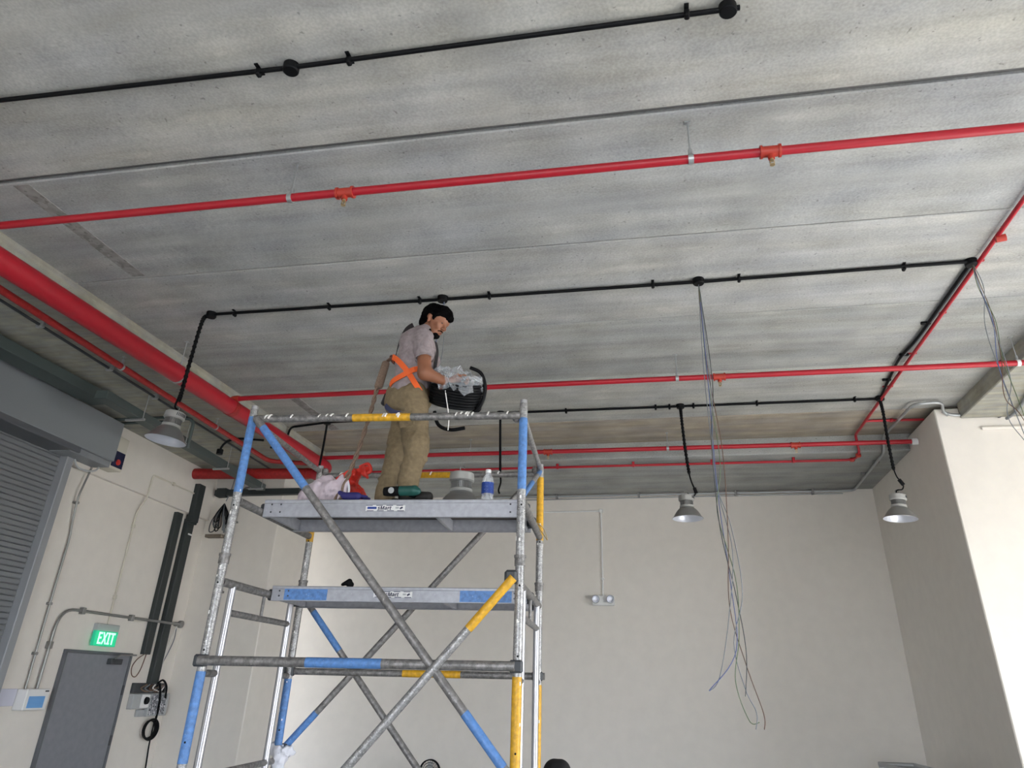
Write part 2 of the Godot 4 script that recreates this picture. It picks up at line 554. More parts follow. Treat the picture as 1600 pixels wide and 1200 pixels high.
# ---------------------------------------------------------------- room shell
func build_room() -> void:
	struct(slab("floor", M.floor, null, Vector3(-8.6, -0.2, -14), Vector3(9, 0, 7)), "pale concrete floor of the hall")
	struct(slab("ground", M.asphalt, null, Vector3(9, -0.3, -40), Vector3(60, -0.02, 40)), "pale concrete yard outside the opening")
	struct(slab("ground", M.asphalt, null, Vector3(-40, -0.3, 7), Vector3(9, -0.02, 60)), "pale concrete yard in front of the hall")
	var ce := Node3D.new()
	ce.name = "ceiling"
	add_child(ce)
	struct(ce, "bare grey precast concrete ceiling slabs with joints")
	slab("ceiling_backing", M.mortar, ce, V(-8.6, CEIL + 0.035, 7), V(9, CEIL + 0.4, -14))
	var zs := [7.0, 5.43, 3.9, 2.38, 0.86, -0.66, -2.184, -3.706, -5.226, -6.749, -8.27, -9.9]
	for i in zs.size() - 1:
		var g := 0.024 if i == 6 or i == 7 else 0.007
		slab("ceiling_panel", M["slab%d" % (i * 3 % 4)], ce, V(-5.6, CEIL, zs[i] - (0.024 if i == 7 else 0.007)), V(4.2, CEIL + 0.2, zs[i + 1] + (0.024 if i == 6 else 0.007)), 0.009)
	slab("ceiling_panel", M.infill, ce, V(-5.6, CEIL, -9.915), V(4.2, CEIL + 0.2, -11.2), 0.006)
	slab("mortar_strip", M.patch, ce, V(-4.86, CEIL - 0.004, -3.75), V(-4.72, CEIL + 0.01, -5.18), 0.003)
	slab("mortar_strip", M.patch, ce, V(-4.9, CEIL - 0.004, -8.3), V(-4.76, CEIL + 0.01, -9.86), 0.003)
	# beams
	struct(slab("ceiling_beam", M.beam, null, V(-8.6, 3.1, 7), V(-5.5, CEIL + 0.3, -11.0), 0.012), "wide concrete beam along the left wall carrying the red pipes")
	struct(slab("ceiling_beam", M.slab3, null, V(-8.6, 3.15, -11.0), V(4.2, CEIL + 0.3, -13.5), 0.012), "wide concrete beam over the back wall")
	struct(slab("ceiling_beam", M.beam, null, V(3.88, 3.2, 7), V(9, CEIL + 0.3, -9.78), 0.012), "grey concrete beam along the right side")
	# back and right
	struct(slab("wall_back", M.wall, null, V(-8.6, -EYE, -13.3), V(4.2, 3.3, -13.6)), "cream painted back wall")
	struct(slab("wall_pilaster", M.wall, null, V(-8.0, -EYE, -11.25), V(-6.285, 3.12, -12.57), 0.012), "cream square column in the back left corner")
	struct(slab("wall_partition", M.wall, null, V(3.6, -EYE, -9.8), V(9.0, 3.35, -13.6), 0.012), "cream block wall corner on the right")
	# wall behind the viewer with its own open loading door
	var wf := Node3D.new()
	wf.name = "wall_front"
	add_child(wf)
	struct(wf, "wall behind the viewer with an open loading door")
	slab("panel", M.wall, wf, V(-8.6, -EYE, 7), V(-3.2, 3.5, 7.3))
	slab("panel", M.wall, wf, V(4.0, -EYE, 7), V(9, 3.5, 7.3))
	slab("panel", M.wall, wf, V(-3.2, 2.4, 7), V(4.0, 3.5, 7.3))
	# right wall with the open loading door
	var wr := Node3D.new()
	wr.name = "wall_right"
	add_child(wr)
	struct(wr, "right wall with an open loading door")
	slab("panel", M.wall, wr, V(8.6, -EYE, 7.3), V(9, 3.5, -0.8))
	slab("panel", M.wall, wr, V(8.6, -EYE, -7.0), V(9, 3.5, -13.6))
	slab("panel", M.wall, wr, V(8.6, 2.2, -0.8), V(9, 3.5, -7.0))

# left wall: its own frame, t along the wall (away from the viewer), y above the eye, o out of the wall
const LO := Vector3(-7.45, 0, -8.6)
const LD := Vector3(-0.06486, 0, -0.99789)
const LM := Vector3(0.99789, 0, -0.06486)

func L(t: float, y: float, o := 0.0) -> Vector3:
	return LO + LD * t + LM * o + Vector3(0, y + EYE, 0)

func lbasis() -> Basis:
	return Basis(LD, Vector3.UP, LD.cross(Vector3.UP))

# box on the left wall from (t0,y0,o0) to (t1,y1,o1)
func lbox(called: String, m: Material, parent: Node, t0: float, y0: float, o0: float, t1: float, y1: float, o1: float, e := 0.0) -> MeshInstance3D:
	return bx(called, m, parent, L((t0 + t1) / 2, (y0 + y1) / 2, (o0 + o1) / 2), Vector3(absf(t1 - t0), absf(y1 - y0), absf(o1 - o0)), e, lbasis())

func lpts(a: Array, o: float) -> Array:
	var r := []
	for p in a:
		r.append(L(p[0], p[1], o if p.size() < 3 else p[2]))
	return r

func build_left_wall() -> void:
	var wl := Node3D.new()
	wl.name = "wall_left"
	add_child(wl)
	struct(wl, "cream painted left wall with a shallow overhanging band above")
	lbox("wall_surface", M.wall, wl, -0.85, -EYE, -0.3, 3.2, 2.35, 0.0)
	lbox("wall_surface", M.wall, wl, -16.5, -EYE, -0.3, -5.6, 2.35, 0.0)
	lbox("wall_band", M.wall, wl, -0.85, 2.35, -0.3, 3.2, 3.2, 0.06, 0.008)
	lbox("wall_band", M.wall, wl, -16.5, 2.5, -0.3, -0.85, 3.2, 0.06)
	# roller shutter
	var rs := thing("roller_shutter", "closed grey slatted roller shutter under a long grey hood box", "shutter")
	var y := 2.47
	var k := 0
	while y > -EYE:
		lbox("slat", M.slat, rs, -5.6, y - 0.057, -0.035 if k % 2 == 0 else -0.038, -0.92, y, 0.0, 0.009)
		y -= 0.0605
		k += 1
	lbox("curtain_backing", M.dark_grey, rs, -5.6, -EYE, -0.08, -0.9, 2.5, -0.037)
	lbox("guide_rail", M.guide, rs, -0.96, -EYE, -0.05, -0.84, 2.47, 0.1, 0.008)
	lbox("bottom_lip", M.hood_dark, rs, -5.6, 2.43, -0.02, -1.05, 2.53, 0.33, 0.008)
	lbox("hood", M.hood, rs, -6.0, 2.5, 0.0, -0.42, 3.02, 0.34, 0.01)
	lbox("hood_end_plate", M.hood, rs, -1.2, 2.42, 0.02, -0.43, 2.5, 0.3, 0.006)
	# control box beside the hood
	var mb := thing("motor_control_box", "cream motor control box with a dark label and red lamp beside the shutter hood", "control box")
	lbox("body", M.cream, mb, -0.415, 2.44, 0.06, -0.12, 2.88, 0.26, 0.008)
	lbox("label_plate", M.navy, mb, -0.37, 2.47, 0.26, -0.14, 2.68, 0.268, 0.002)
	var bb := MB.new()
	bb.lathe([Vector2(0.0, 0.02), Vector2(0.035, 0.016), Vector2(0.04, 0.0)], Transform3D(Basis(LD, LM, LD.cross(LM)), L(-0.25, 2.54, 0.268)), 14)
	put(bb, "indicator", M.led_red, mb)
	var gl := thing("cable_gland", "small grey cable gland between shutter hood and control box", "cable gland")
	tb("gland", M.plastic_grey, gl, lpts([[-0.62, 2.5, 0.2], [-0.42, 2.49, 0.2]], 0.2), 0.022)
	tb("hose", M.plastic_grey, gl, curve(lpts([[-0.44, 2.49, 0.18], [-0.5, 2.36, 0.16], [-0.75, 2.33, 0.12], [-0.86, 2.46, 0.1]], 0.1)), 0.012)
	# conduits
	var ca := thing("wall_conduit", "thin steel conduit running down the left wall from the shutter hood", "conduit", "conduits on the left wall")
	tb("conduit", M.steel, ca, bend(lpts([[-0.459, 2.5, 0.09], [-0.54, 2.02, 0.07], [-0.47, 1.71, 0.04], [-0.42, 1.53, 0.03], [-0.42, 1.0, 0.03], [-0.4, -0.17, 0.03]], 0.03), 0.08), 0.013)
	for q in [[-0.5, 1.95, 0.05], [-0.42, 0.75, 0.035], [-0.41, 0.2, 0.035]]:
		lbox("saddle", M.steel, ca, q[0] - 0.03, q[1] - 0.015, 0.0, q[0] + 0.03, q[1] + 0.015, q[2] + 0.012, 0.004)
	var cb := thing("wall_conduit", "thicker steel conduit arching from the white panel over the grey door", "conduit", "conduits on the left wall")
	tb("conduit", M.steel, cb, bend(lpts([[-0.22, -0.17], [-0.22, 0.72], [1.35, 0.72], [1.6, 0.715, 0.1], [2.41, 0.715, 0.1]], 0.035), 0.28, 8), 0.018)
	for q in [[-0.22, 0.3], [0.2, 0.72], [1.25, 0.72]]:
		lbox("saddle", M.steel, cb, q[0] - 0.03, q[1] - 0.04, 0.0, q[0] + 0.03, q[1] + 0.04, 0.06, 0.004)
	var jb := MB.new()
	jb.lathe([Vector2(0, 0.13), Vector2(0.05, 0.13), Vector2(0.055, 0.12), Vector2(0.055, 0.08), Vector2(0.03, 0.08), Vector2(0.03, 0.0)], Transform3D(Basis(LD, LM, LD.cross(LM)), L(2.42, 0.72, 0.0)), 16)
	put(jb, "junction_box", M.steel, cb)
	tb("loose_wire", M.wire_grey, cb, curve(lpts([[2.41, 0.69], [2.42, 0.5], [2.33, 0.3], [2.25, 0.15], [2.25, -0.08]], 0.05)), 0.008, 6)
	tb("loose_wire", M.drip, cb, curve(lpts([[2.4, 0.69], [2.28, 0.4], [2.24, 0.2], [2.2, -0.08]], 0.06)), 0.006, 6)
	var cc := thing("wall_conduit", "slim cream conduit feeding the exit sign from above", "conduit", "conduits on the left wall")
	tb("conduit", M.cream, cc, bend(lpts([[0.79, 0.6, 0.02], [0.77, 2.1, 0.02], [0.84, 2.33, 0.075], [0.85, 2.66, 0.075], [2.0, 2.66, 0.075]], 0.02), 0.05), 0.012, 8)
	for q in [[0.78, 1.9, 0.0], [1.4, 2.66, 0.06], [0.785, 0.95, 0.0]]:
		lbox("saddle", M.cream, cc, q[0] - 0.025, q[1] - 0.025, q[2], q[0] + 0.025, q[1] + 0.025, q[2] + 0.036, 0.004)
	# door
	var dr := Node3D.new()
	dr.name = "door_1"
	add_child(dr)
	struct(dr, "plain grey steel door under the exit sign")
	lbox("leaf", M.door, dr, 0.13, -EYE, 0.0, 1.44, 0.235, 0.03, 0.004)
	lbox("frame", M.hood_dark, dr, 0.09, 0.235, 0.0, 1.48, 0.27, 0.045, 0.004)
	lbox("frame", M.hood_dark, dr, 0.09, -EYE, 0.0, 0.13, 0.235, 0.045, 0.004)
	lbox("frame", M.hood_dark, dr, 1.44, -EYE, 0.0, 1.48, 0.235, 0.045, 0.004)
	for hy in [-0.15, -0.75]:
		lbox("hinge", M.dark_grey, dr, 1.43, hy - 0.1, 0.03, 1.46, hy + 0.02, 0.05, 0.003)
	var dc := thing("door_closer", "dark door closer at the top of the grey door", "door closer")
	lbox("body", M.dark_grey, dc, 0.95, 0.12, 0.03, 1.2, 0.19, 0.1, 0.008)
	tb("arm", M.steel, dc, lpts([[1.02, 0.19, 0.09], [1.1, 0.235, 0.11], [1.55, 0.25, 0.05]], 0.1), 0.012, 6)
	# exit sign
	var ex := thing("exit_sign", "lit green exit sign with white letters above the grey door", "exit sign")
	lbox("mounting_plate", M.plastic_grey, ex, 0.53, 0.48, 0.0, 0.99, 0.6, 0.07, 0.006)
	lbox("sign_panel", M.exit, ex, 0.51, 0.33, 0.03, 0.98, 0.515, 0.075, 0.006)
	text_on("EXIT", ex, L(0.745, 0.423, 0.077), lbasis(), 0.145, M.exit_text, "lettering", 0.85)
	var gl2 := AreaLight3D.new()
	gl2.name = "exit_glow"
	gl2.area_size = Vector2(0.45, 0.18)
	gl2.light_color = Color(0.25, 1.0, 0.7)
	gl2.light_energy = 0.004
	gl2.shadow_enabled = true
	gl2.transform = Transform3D(lbasis(), L(0.745, 0.423, 0.1))
	ex.add_child(gl2)
	# dark vertical trunkings
	var t1 := thing("cable_trunking", "shorter dark cable trunking left of the pair by the column", "trunking", "dark trunkings by the corner")
	lbox("trunking", M.trunk, t1, 1.70, 0.27, 0.0, 1.86, 2.3, 0.07, 0.006)
	tb("wire_loop", M.wire_brown, t1, curve(lpts([[1.74, 0.27], [1.6, 0.2], [1.52, 0.1], [1.56, 0.0], [1.66, -0.02], [1.74, 0.08], [1.79, 0.27]], 0.045)), 0.007, 6)
	var t2 := thing("cable_trunking", "longer dark cable trunking running down into the switch boxes", "trunking", "dark trunkings by the corner")
	lbox("trunking", M.trunk, t2, 2.02, -0.1, 0.0, 2.21, 2.26, 0.08, 0.006)
	lbox("trunking", M.trunk, t2, 2.0, 2.22, 0.06, 2.19, 2.82, 0.15, 0.006)
	var je := MB.new()
	je.box(L(2.11, 2.26, 0.075), Vector3(0.2, 0.14, 0.1), lbasis() * Basis(Vector3.BACK, 0.0), 0.01)
	put(je, "elbow", M.trunk, t2)
	lbox("tape", M.white, t2, 2.09, 2.02, 0.08, 2.21, 2.045, 0.083)
	var t3 := thing("cable_trunking", "dark horizontal cable trunking across the top of the column", "trunking", "dark trunkings by the corner")
	slab("trunking", M.trunk, t3, V(-7.5, 2.75, -11.25), V(-5.95, 2.85, -11.14), 0.006)
	slab("joint_cover", M.trunk, t3, V(-7.46, 2.73, -11.25), V(-7.28, 2.87, -11.12), 0.006)
	# panel and paper
	var fp := thing("alarm_panel", "white wall panel with a pale blue face left of the door", "panel")
	lbox("body", M.white, fp, -0.49, -0.39, 0.0, -0.12, -0.17, 0.14, 0.008)
	lbox("screen", M.blue_panel, fp, -0.44, -0.365, 0.139, -0.18, -0.245, 0.144, 0.002)
	lbox("badge", M.dark_grey, fp, -0.2, -0.2, 0.139, -0.14, -0.185, 0.143)
	for i in 3:
		lbox("key_row", M.label_blue if i == 9 else M.blue_panel, fp, -0.43, -0.26 - i * 0.035, 0.144, -0.19, -0.245 - i * 0.035, 0.148, 0.003)
	var pp := thing("notice_sheet", "blank pale sheet fixed to the wall beside the white panel", "notice")
	lbox("sheet", mat(Color(0.78, 0.78, 0.83), 0.6), pp, -0.84, -0.345, 0.0, -0.5, -0.17, 0.02, 0.004)
	# switch boxes
	var s1 := thing("junction_box", "open dark back box at the foot of the long trunking", "electrical box", "boxes by the corner")
	lbox("back_box", M.dark_grey, s1, 1.68, -0.23, 0.0, 2.5, -0.1, 0.05, 0.006)
	for i in 5:
		tb("wire", [M.rope, M.wire_grey, M.wire_brown, M.drip, M.black][i], s1, curve(lpts([[1.95 + i * 0.07, -0.12], [1.82 + i * 0.1, -0.17], [2.0 + i * 0.1, -0.21], [2.25 + i * 0.04, -0.15 - 0.01 * i], [2.4, -0.13]], 0.07)), 0.01, 6)
	var s2 := thing("isolator_switch", "grey isolator box with a black rotary knob", "electrical box", "boxes by the corner")
	lbox("body", M.plastic_grey, s2, 1.68, -0.43, 0.0, 2.06, -0.235, 0.08, 0.008)
	lbox("face", M.white, s2, 1.86, -0.415, 0.08, 2.06, -0.245, 0.1, 0.006)
	var kb := MB.new()
	kb.lathe([Vector2(0, 0.03), Vector2(0.045, 0.03), Vector2(0.05, 0.0)], Transform3D(Basis(LD, LM, LD.cross(LM)), L(1.965, -0.325, 0.1)), 16)
	put(kb, "knob", M.black, s2)
	var s3 := thing("distribution_box", "grey metal box with a stained dark and white face beside the isolator", "electrical box", "boxes by the corner")
	lbox("body", M.plastic_grey, s3, 2.08, -0.53, 0.0, 2.58, -0.235, 0.09, 0.008)
	lbox("stained_face", textured(fleck_tex(95, Color(0.5, 0.51, 0.53), Color(0.85, 0.85, 0.86), 165, Color(0.12, 0.12, 0.16), 95, 0.02), 1.6, 0.6), s3, 2.11, -0.51, 0.09, 2.5, -0.25, 0.096)
	lbox("sill_plate", M.plastic_grey, s3, 1.92, -0.53, 0.0, 2.08, -0.44, 0.05, 0.005)
	var co := thing("cable_coil", "small coil of black cable hanging below the switch boxes", "cable")
	for i in 3:
		var ring := []
		for q in 25:
			var a := TAU * q / 24
			ring.append(L(2.29 + cos(a) * (0.15 + i * 0.012), -0.70 + sin(a) * (0.115 + i * 0.008), 0.05 + i * 0.018))
		tb("loop", M.black, co, ring, 0.014, 8)
	tb("lead", M.black, co, curve(lpts([[2.15, -0.1, 0.11], [2.25, -0.06, 0.12], [2.38, -0.14, 0.12], [2.42, -0.3, 0.12]], 0.1)), 0.014, 8)
	tb("lead", M.black, co, curve(lpts([[2.2, -0.1, 0.11], [2.28, -0.3, 0.12], [2.36, -0.6, 0.08]], 0.1)), 0.016, 8)
	tb("tail", M.black, co, curve(lpts([[2.4, -0.62], [2.4, -0.9], [2.45, -1.3], [2.46, -2.08]], 0.04)), 0.011, 8)
	# hanging bundle on the column face
	var hb := thing("wire_bundle", "tangled hank of dark wire hanging on the column face", "wire")
	var hz := -11.19
	tb("cord", M.wire_grey, hb, curve([V(-7.2, 3.1, hz), V(-7.22, 2.9, hz), V(-7.28, 2.66, hz)]), 0.008, 6)
	for i in 13:
		var dx := rng.randf_range(-0.17, 0.16)
		var dy := rng.randf_range(0.28, 0.5)
		var zz := hz + rng.randf_range(-0.03, 0.07)
		tb("strand", [M.black, M.black, M.wire_grey, M.wire_grey, M.dark_grey][i % 5], hb, curve([V(-7.3, 2.62, hz), V(-7.3 + dx * 0.9, 2.62 - dy * 0.6, zz), V(-7.3 + dx, 2.62 - dy, zz), V(-7.3 + dx * 0.7 + 0.05, 2.62 - dy + 0.02, zz), V(-7.28 + dx * 0.4, 2.62 - dy * 0.5, zz), V(-7.29, 2.6, hz)]), 0.009, 6)
	slab("bracket", M.bronze, thing("timber_block", "short brown timber block under the tangled wires", "block"), V(-7.5, 2.06, -11.25), V(-7.2, 2.11, -11.13), 0.006)
	var rc := thing("wall_conduit", "steel conduit running down the column face behind the scaffold post", "conduit", "conduits on the left wall")
	tb("conduit", M.steel, rc, bend([V(-6.9, 2.9, -11.21), V(-7.02, 2.88, -11.21), V(-7.05, 2.4, -11.21), V(-7.05, -0.4, -11.21)], 0.06), 0.014, 8)
	for q in [2.3, 1.2]:
		slab("saddle", M.steel, rc, V(-7.09, q, -11.25), V(-7.01, q + 0.03, -11.19), 0.004)

func text_on(s: String, parent: Node, at: Vector3, bas: Basis, h: float, m: Material, called: String, squeeze := 1.0, font := "Droid Sans", bold := true) -> MeshInstance3D:
	var f := SystemFont.new()
	f.font_names = [font]
	if bold:
		f.font_weight = 700
	var t := TextMesh.new()
	t.text = s
	t.font = f
	t.font_size = 64
	t.pixel_size = h / 46.0
	t.depth = 0.003
	t.curve_step = 1.0
	var o := putm(t, called, m, parent)
	o.transform = Transform3D(bas * Basis.from_scale(Vector3(squeeze, 1, 1)), at)
	return o

# ---------------------------------------------------------------- sprinkler pipes
func hanger(parent: Node, x: float, y: float, z: float, r: float, top := CEIL) -> void:
	var h := Node3D.new()
	h.name = "hanger"
	parent.add_child(h, true)
	tb("rod", M.galv, h, [V(x, y + r, z), V(x, top, z)], 0.006, 6)
	slab("anchor_plate", M.galv, h, V(x - 0.02, top - 0.006, z - 0.02), V(x + 0.02, top, z + 0.02))
	tb("nut", M.galv, h, [V(x, y + r + 0.01, z), V(x, y + r + 0.05, z)], 0.014, 6)

func clamp_ring(parent: Node, at: Vector3, dir: Vector3, r: float, m: Material, w := 0.035) -> void:
	var mb := MB.new()
	mb.tube([at - dir * w / 2, at + dir * w / 2], r + 0.006, 18)
	put(mb, "clamp", m, parent)

func sprinkler(parent: Node, at: Vector3, r: float, along: Vector3) -> void:
	var t := MB.new()
	t.tube([at - along * 0.055, at + along * 0.055], r + 0.007, 16)
	t.tube([at - along * 0.065, at - along * 0.05], r + 0.015, 16)
	t.tube([at + along * 0.05, at + along * 0.065], r + 0.015, 16)
	t.tube([at, at - Vector3(0, r + 0.03, 0)], 0.022, 10)
	put(t, "tee_fitting", M.fitting, parent)
	var s := MB.new()
	var b := at - Vector3(0, r + 0.03, 0)
	s.tube([b, b - Vector3(0, 0.015, 0)], 0.014, 8)
	s.tube([b - Vector3(0.011, 0.012, 0), b - Vector3(0.013, 0.03, 0), b - Vector3(0.002, 0.045, 0)], 0.004, 6)
	s.tube([b - Vector3(-0.011, 0.012, 0), b - Vector3(-0.013, 0.03, 0), b - Vector3(-0.002, 0.045, 0)], 0.004, 6)
	s.tube([b - Vector3(0, 0.045, 0), b - Vector3(0, 0.049, 0)], 0.017, 12)
	put(s, "sprinkler_head", M.brass, parent)

func build_pipes() -> void:
	var X := Vector3.RIGHT
	var p1 := thing("sprinkler_pipe", "nearest red sprinkler pipe crossing the whole ceiling", "pipe", "red sprinkler pipes across the ceiling")
	tb("pipe", M.red, p1, [V(-5.2, 3.09, -3.84), V(5.5, 3.09, -3.86)], 0.03, 16)
	for x in [-2.5, 0.33, 4.2]:
		hanger(p1, x, 3.09, -3.85, 0.03)
		clamp_ring(p1, V(x, 3.09, -3.85), X, 0.03, M.galv)
	sprinkler(p1, V(-2.08, 3.09, -3.85), 0.03, X)
	sprinkler(p1, V(0.83, 3.09, -3.85), 0.03, X)
	var p2 := thing("sprinkler_pipe", "middle red sprinkler pipe passing behind the worker", "pipe", "red sprinkler pipes across the ceiling")
	tb("pipe", M.red, p2, bend([V(-5.24, 3.0, -7.72), V(-5.24, 3.1, -7.72), V(-5.1, 3.12, -7.72), V(3.9, 3.1, -7.7)], 0.08), 0.03, 16)
	var el := MB.new()
	el.tube(bend([V(-5.24, 3.09, -7.72), V(-5.24, 3.12, -7.72), V(-5.14, 3.12, -7.72)], 0.06), 0.038, 14)
	put(el, "elbow_fitting", M.fitting, p2)
	for x in [-2.6, 0.26, 3.75]:
		hanger(p2, x, 3.1, -7.7, 0.03)
		clamp_ring(p2, V(x, 3.1, -7.7), X, 0.03, M.galv if x < 3 else M.white)
	sprinkler(p2, V(0.72, 3.1, -7.7), 0.03, X)
	sprinkler(p2, V(-2.2, 3.1, -7.7), 0.03, X)
	var p3 := thing("sprinkler_pipe", "farthest red sprinkler pipe ending in the right hand wall", "pipe", "red sprinkler pipes across the ceiling")
	tb("pipe", M.red, p3, [V(-5.4, 3.155, -10.5), V(3.6, 3.165, -10.62)], 0.032, 16)
	var e3 := MB.new()
	e3.tube(curve([V(-5.3, 3.155, -10.5), V(-5.45, 3.155, -10.5), V(-5.52, 3.155, -10.44), V(-5.52, 3.155, -10.32)]), 0.042, 14)
	put(e3, "elbow_fitting", M.fitting, p3)
	for x in [-2.88, 0.14]:
		hanger(p3, x, 3.16, -10.57, 0.032)
		clamp_ring(p3, V(x, 3.16, -10.57), X, 0.032, M.galv)
	clamp_ring(p3, V(3.55, 3.165, -10.62), X, 0.045, M.white, 0.08)
	sprinkler(p3, V(-1.65, 3.157, -10.55), 0.032, X)
	sprinkler(p3, V(1.95, 3.16, -10.6), 0.032, X)
	# big main along the left
	var bp := thing("main_pipe", "thick red main pipe running along the left beam", "pipe")
	tb("pipe", M.red, bp, bend([V(-5.22, 3.0, 1.0), V(-5.22, 3.0, -10.6), V(-5.5, 2.96, -10.72)], 0.15), 0.1, 24)
	clamp_ring(bp, V(-5.22, 3.0, -6.62), Vector3.BACK, 0.1, M.galv, 0.03)
	hanger(bp, -5.22, 3.0, -6.62, 0.1)
	clamp_ring(bp, V(-5.22, 3.0, -7.72), Vector3.BACK, 0.1, M.red_old, 0.09)
	clamp_ring(bp, V(-5.22, 3.0, -3.2), Vector3.BACK, 0.1, M.galv, 0.03)
	hanger(bp, -5.22, 3.0, -3.2, 0.1)
	var bt := thing("main_pipe", "dark red cross pipe running into the left wall near the corner", "pipe")
	tb("pipe", M.red_old, bt, [V(-7.7, 2.96, -10.5), V(-5.3, 2.96, -10.72)], 0.085, 22)
	clamp_ring(bt, V(-5.62, 2.96, -10.69), X, 0.085, M.red_old, 0.06)
	# small branch on the left soffit
	var sp := thing("branch_pipe", "slim orange red pipe on the left soffit beside the main pipe", "pipe")
	tb("pipe", M.red_old, sp, bend([V(-5.3, 2.98, 0.5), V(-5.58, 2.98, -4.5), V(-5.92, 2.98, -10.0), V(-5.3, 2.98, -10.2)], 0.14), 0.034, 14)
	for z in [-4.2, -6.3, -8.35]:
		var x: float = -5.58 - (-4.5 - z) * 0.062
		hanger(sp, x, 2.98, z, 0.034, 3.1)
		clamp_ring(sp, V(x, 2.98, z), Vector3.BACK, 0.034, M.galv, 0.025)
	var tc := thing("soffit_conduit", "thin dark conduit beside the slim red pipe on the left soffit", "conduit")
	tb("conduit", M.dark_grey, tc, [V(-5.72, 3.06, 0.5), V(-5.9, 3.06, -4.8), V(-6.12, 3.06, -8.0), V(-6.3, 3.06, -10.8)], 0.014, 8)
	for z in [-5.4, -6.5, -7.4]:
		slab("saddle", M.galv, tc, V(-5.98 - (-5.4 - z) * 0.07, 3.035, z - 0.02), V(-5.9 - (-5.4 - z) * 0.07, 3.1, z + 0.02), 0.004)
	# small pipes at the right and back
	var rp := thing("branch_pipe", "slim red pipe running along the right of the ceiling beside the black conduit", "pipe")
	tb("pipe", M.red, rp, bend([V(2.84, 3.36, 0.0), V(2.845, 3.36, -5.0), V(2.85, 3.36, -9.9), V(2.85, 3.36, -10.85), V(2.88, 3.12, -10.93), V(2.88, 3.1, -11.15), V(2.8, 3.1, -11.25), V(-5.0, 3.1, -11.2)], 0.06), 0.019, 12)
	var rb := MB.new()
	rb.tube([V(2.83, 3.335, -5.56), V(2.9, 3.335, -5.54)], 0.03, 12)
	put(rb, "alarm_call_box", M.fitting, rp)
	for q in [[2.88, 3.1, -11.02], [2.84, 3.1, -11.24]]:
		bx("fitting", M.fitting, rp, V(q[0], q[1], q[2]), Vector3(0.07, 0.06, 0.06), 0.012)
	for z in [-6.0, -7.0, -8.0, -9.0]:
		slab("saddle", M.red, rp, V(2.79, 3.385, z - 0.012), V(2.91, 3.4, z + 0.012), 0.003)
	for x in [-1.6, -0.4, 0.8, 2.0]:
		slab("saddle", M.red, rp, V(x - 0.02, 3.07, -11.235), V(x + 0.02, 3.15, -11.185), 0.004)
	var r2 := thing("branch_pipe", "short slim red branch reaching from the right pipe to the wall", "pipe")
	tb("pipe", M.red, r2, [V(2.86, 3.37, -10.26), V(3.62, 3.37, -10.28)], 0.017, 12)
	bx("fitting", M.red, r2, V(3.2, 3.37, -10.27), Vector3(0.05, 0.045, 0.05), 0.01)
	# cable trays on the left
	var t1 := thing("cable_tray", "dark wide cable tray above the shutter hood", "cable tray", "cable trays under the left soffit")
	var b1 := Basis.looking_at(Vector3(-0.03, 0, -1))
	bx("tray", M.tray, t1, V(-6.62, 2.99, -4.2), Vector3(0.3, 0.08, 6.2), 0.006, b1)
	bx("side_rail", M.tray, t1, V(-6.45, 2.98, -4.2), Vector3(0.02, 0.12, 6.2), 0.004, b1)
	var t2 := thing("cable_tray", "narrow dark cable tray running toward the column", "cable tray", "cable trays under the left soffit")
	var b2 := Basis.looking_at(Vector3(-0.087, 0, -1))
	bx("tray", M.tray, t2, V(-6.31, 2.8, -8.75), Vector3(0.15, 0.1, 4.3), 0.006, b2)
	for z in [-7.3, -8.3, -9.5, -10.7]:
		var x: float = -6.31 - (-8.75 - z) * 0.087
		var h := Node3D.new()
		h.name = "hanger"
		t2.add_child(h, true)
		tb("rod", M.galv, h, [V(x + 0.1, 2.73, z), V(x + 0.1, 3.1, z)], 0.006, 6)
		slab("cross_bar", M.galv, h, V(x - 0.13, 2.725, z - 0.015), V(x + 0.13, 2.75, z + 0.015), 0.003)
	var sh := thing("soffit_conduit", "bent grey steel conduit behind the left hanging lamp", "conduit")
	tb("conduit", M.tray, sh, bend([V(-7.3, 3.05, -8.1), V(-6.35, 3.05, -8.1), V(-6.05, 3.05, -8.2), V(-6.05, 2.65, -8.2)], 0.1), 0.022, 10)
	tb("conduit", M.tray, sh, [V(-7.3, 3.05, -8.25), V(-6.45, 3.05, -8.25)], 0.02, 10)

# ---------------------------------------------------------------- black conduits
func round_box(parent: Node, at: Vector3, r := 0.05) -> void:
	var mb := MB.new()
	mb.lathe([Vector2(0, -0.055), Vector2(r - 0.006, -0.055), Vector2(r, -0.048), Vector2(r, 0.0)], Transform3D(Basis(), Vector3(at.x, EYE + CEIL, at.z)), 20)
	put(mb, "junction_box", M.black, parent)

func saddles(parent: Node, xs: Array, z: float) -> void:
	for x in xs:
		var mb := MB.new()
		mb.box(V(x, 3.365, z), Vector3(0.03, 0.05, 0.05), Basis(), 0.008)
		mb.box(V(x, 3.395, z + 0.0), Vector3(0.026, 0.008, 0.1), Basis(), 0.002)
		put(mb, "saddle", M.black, parent)

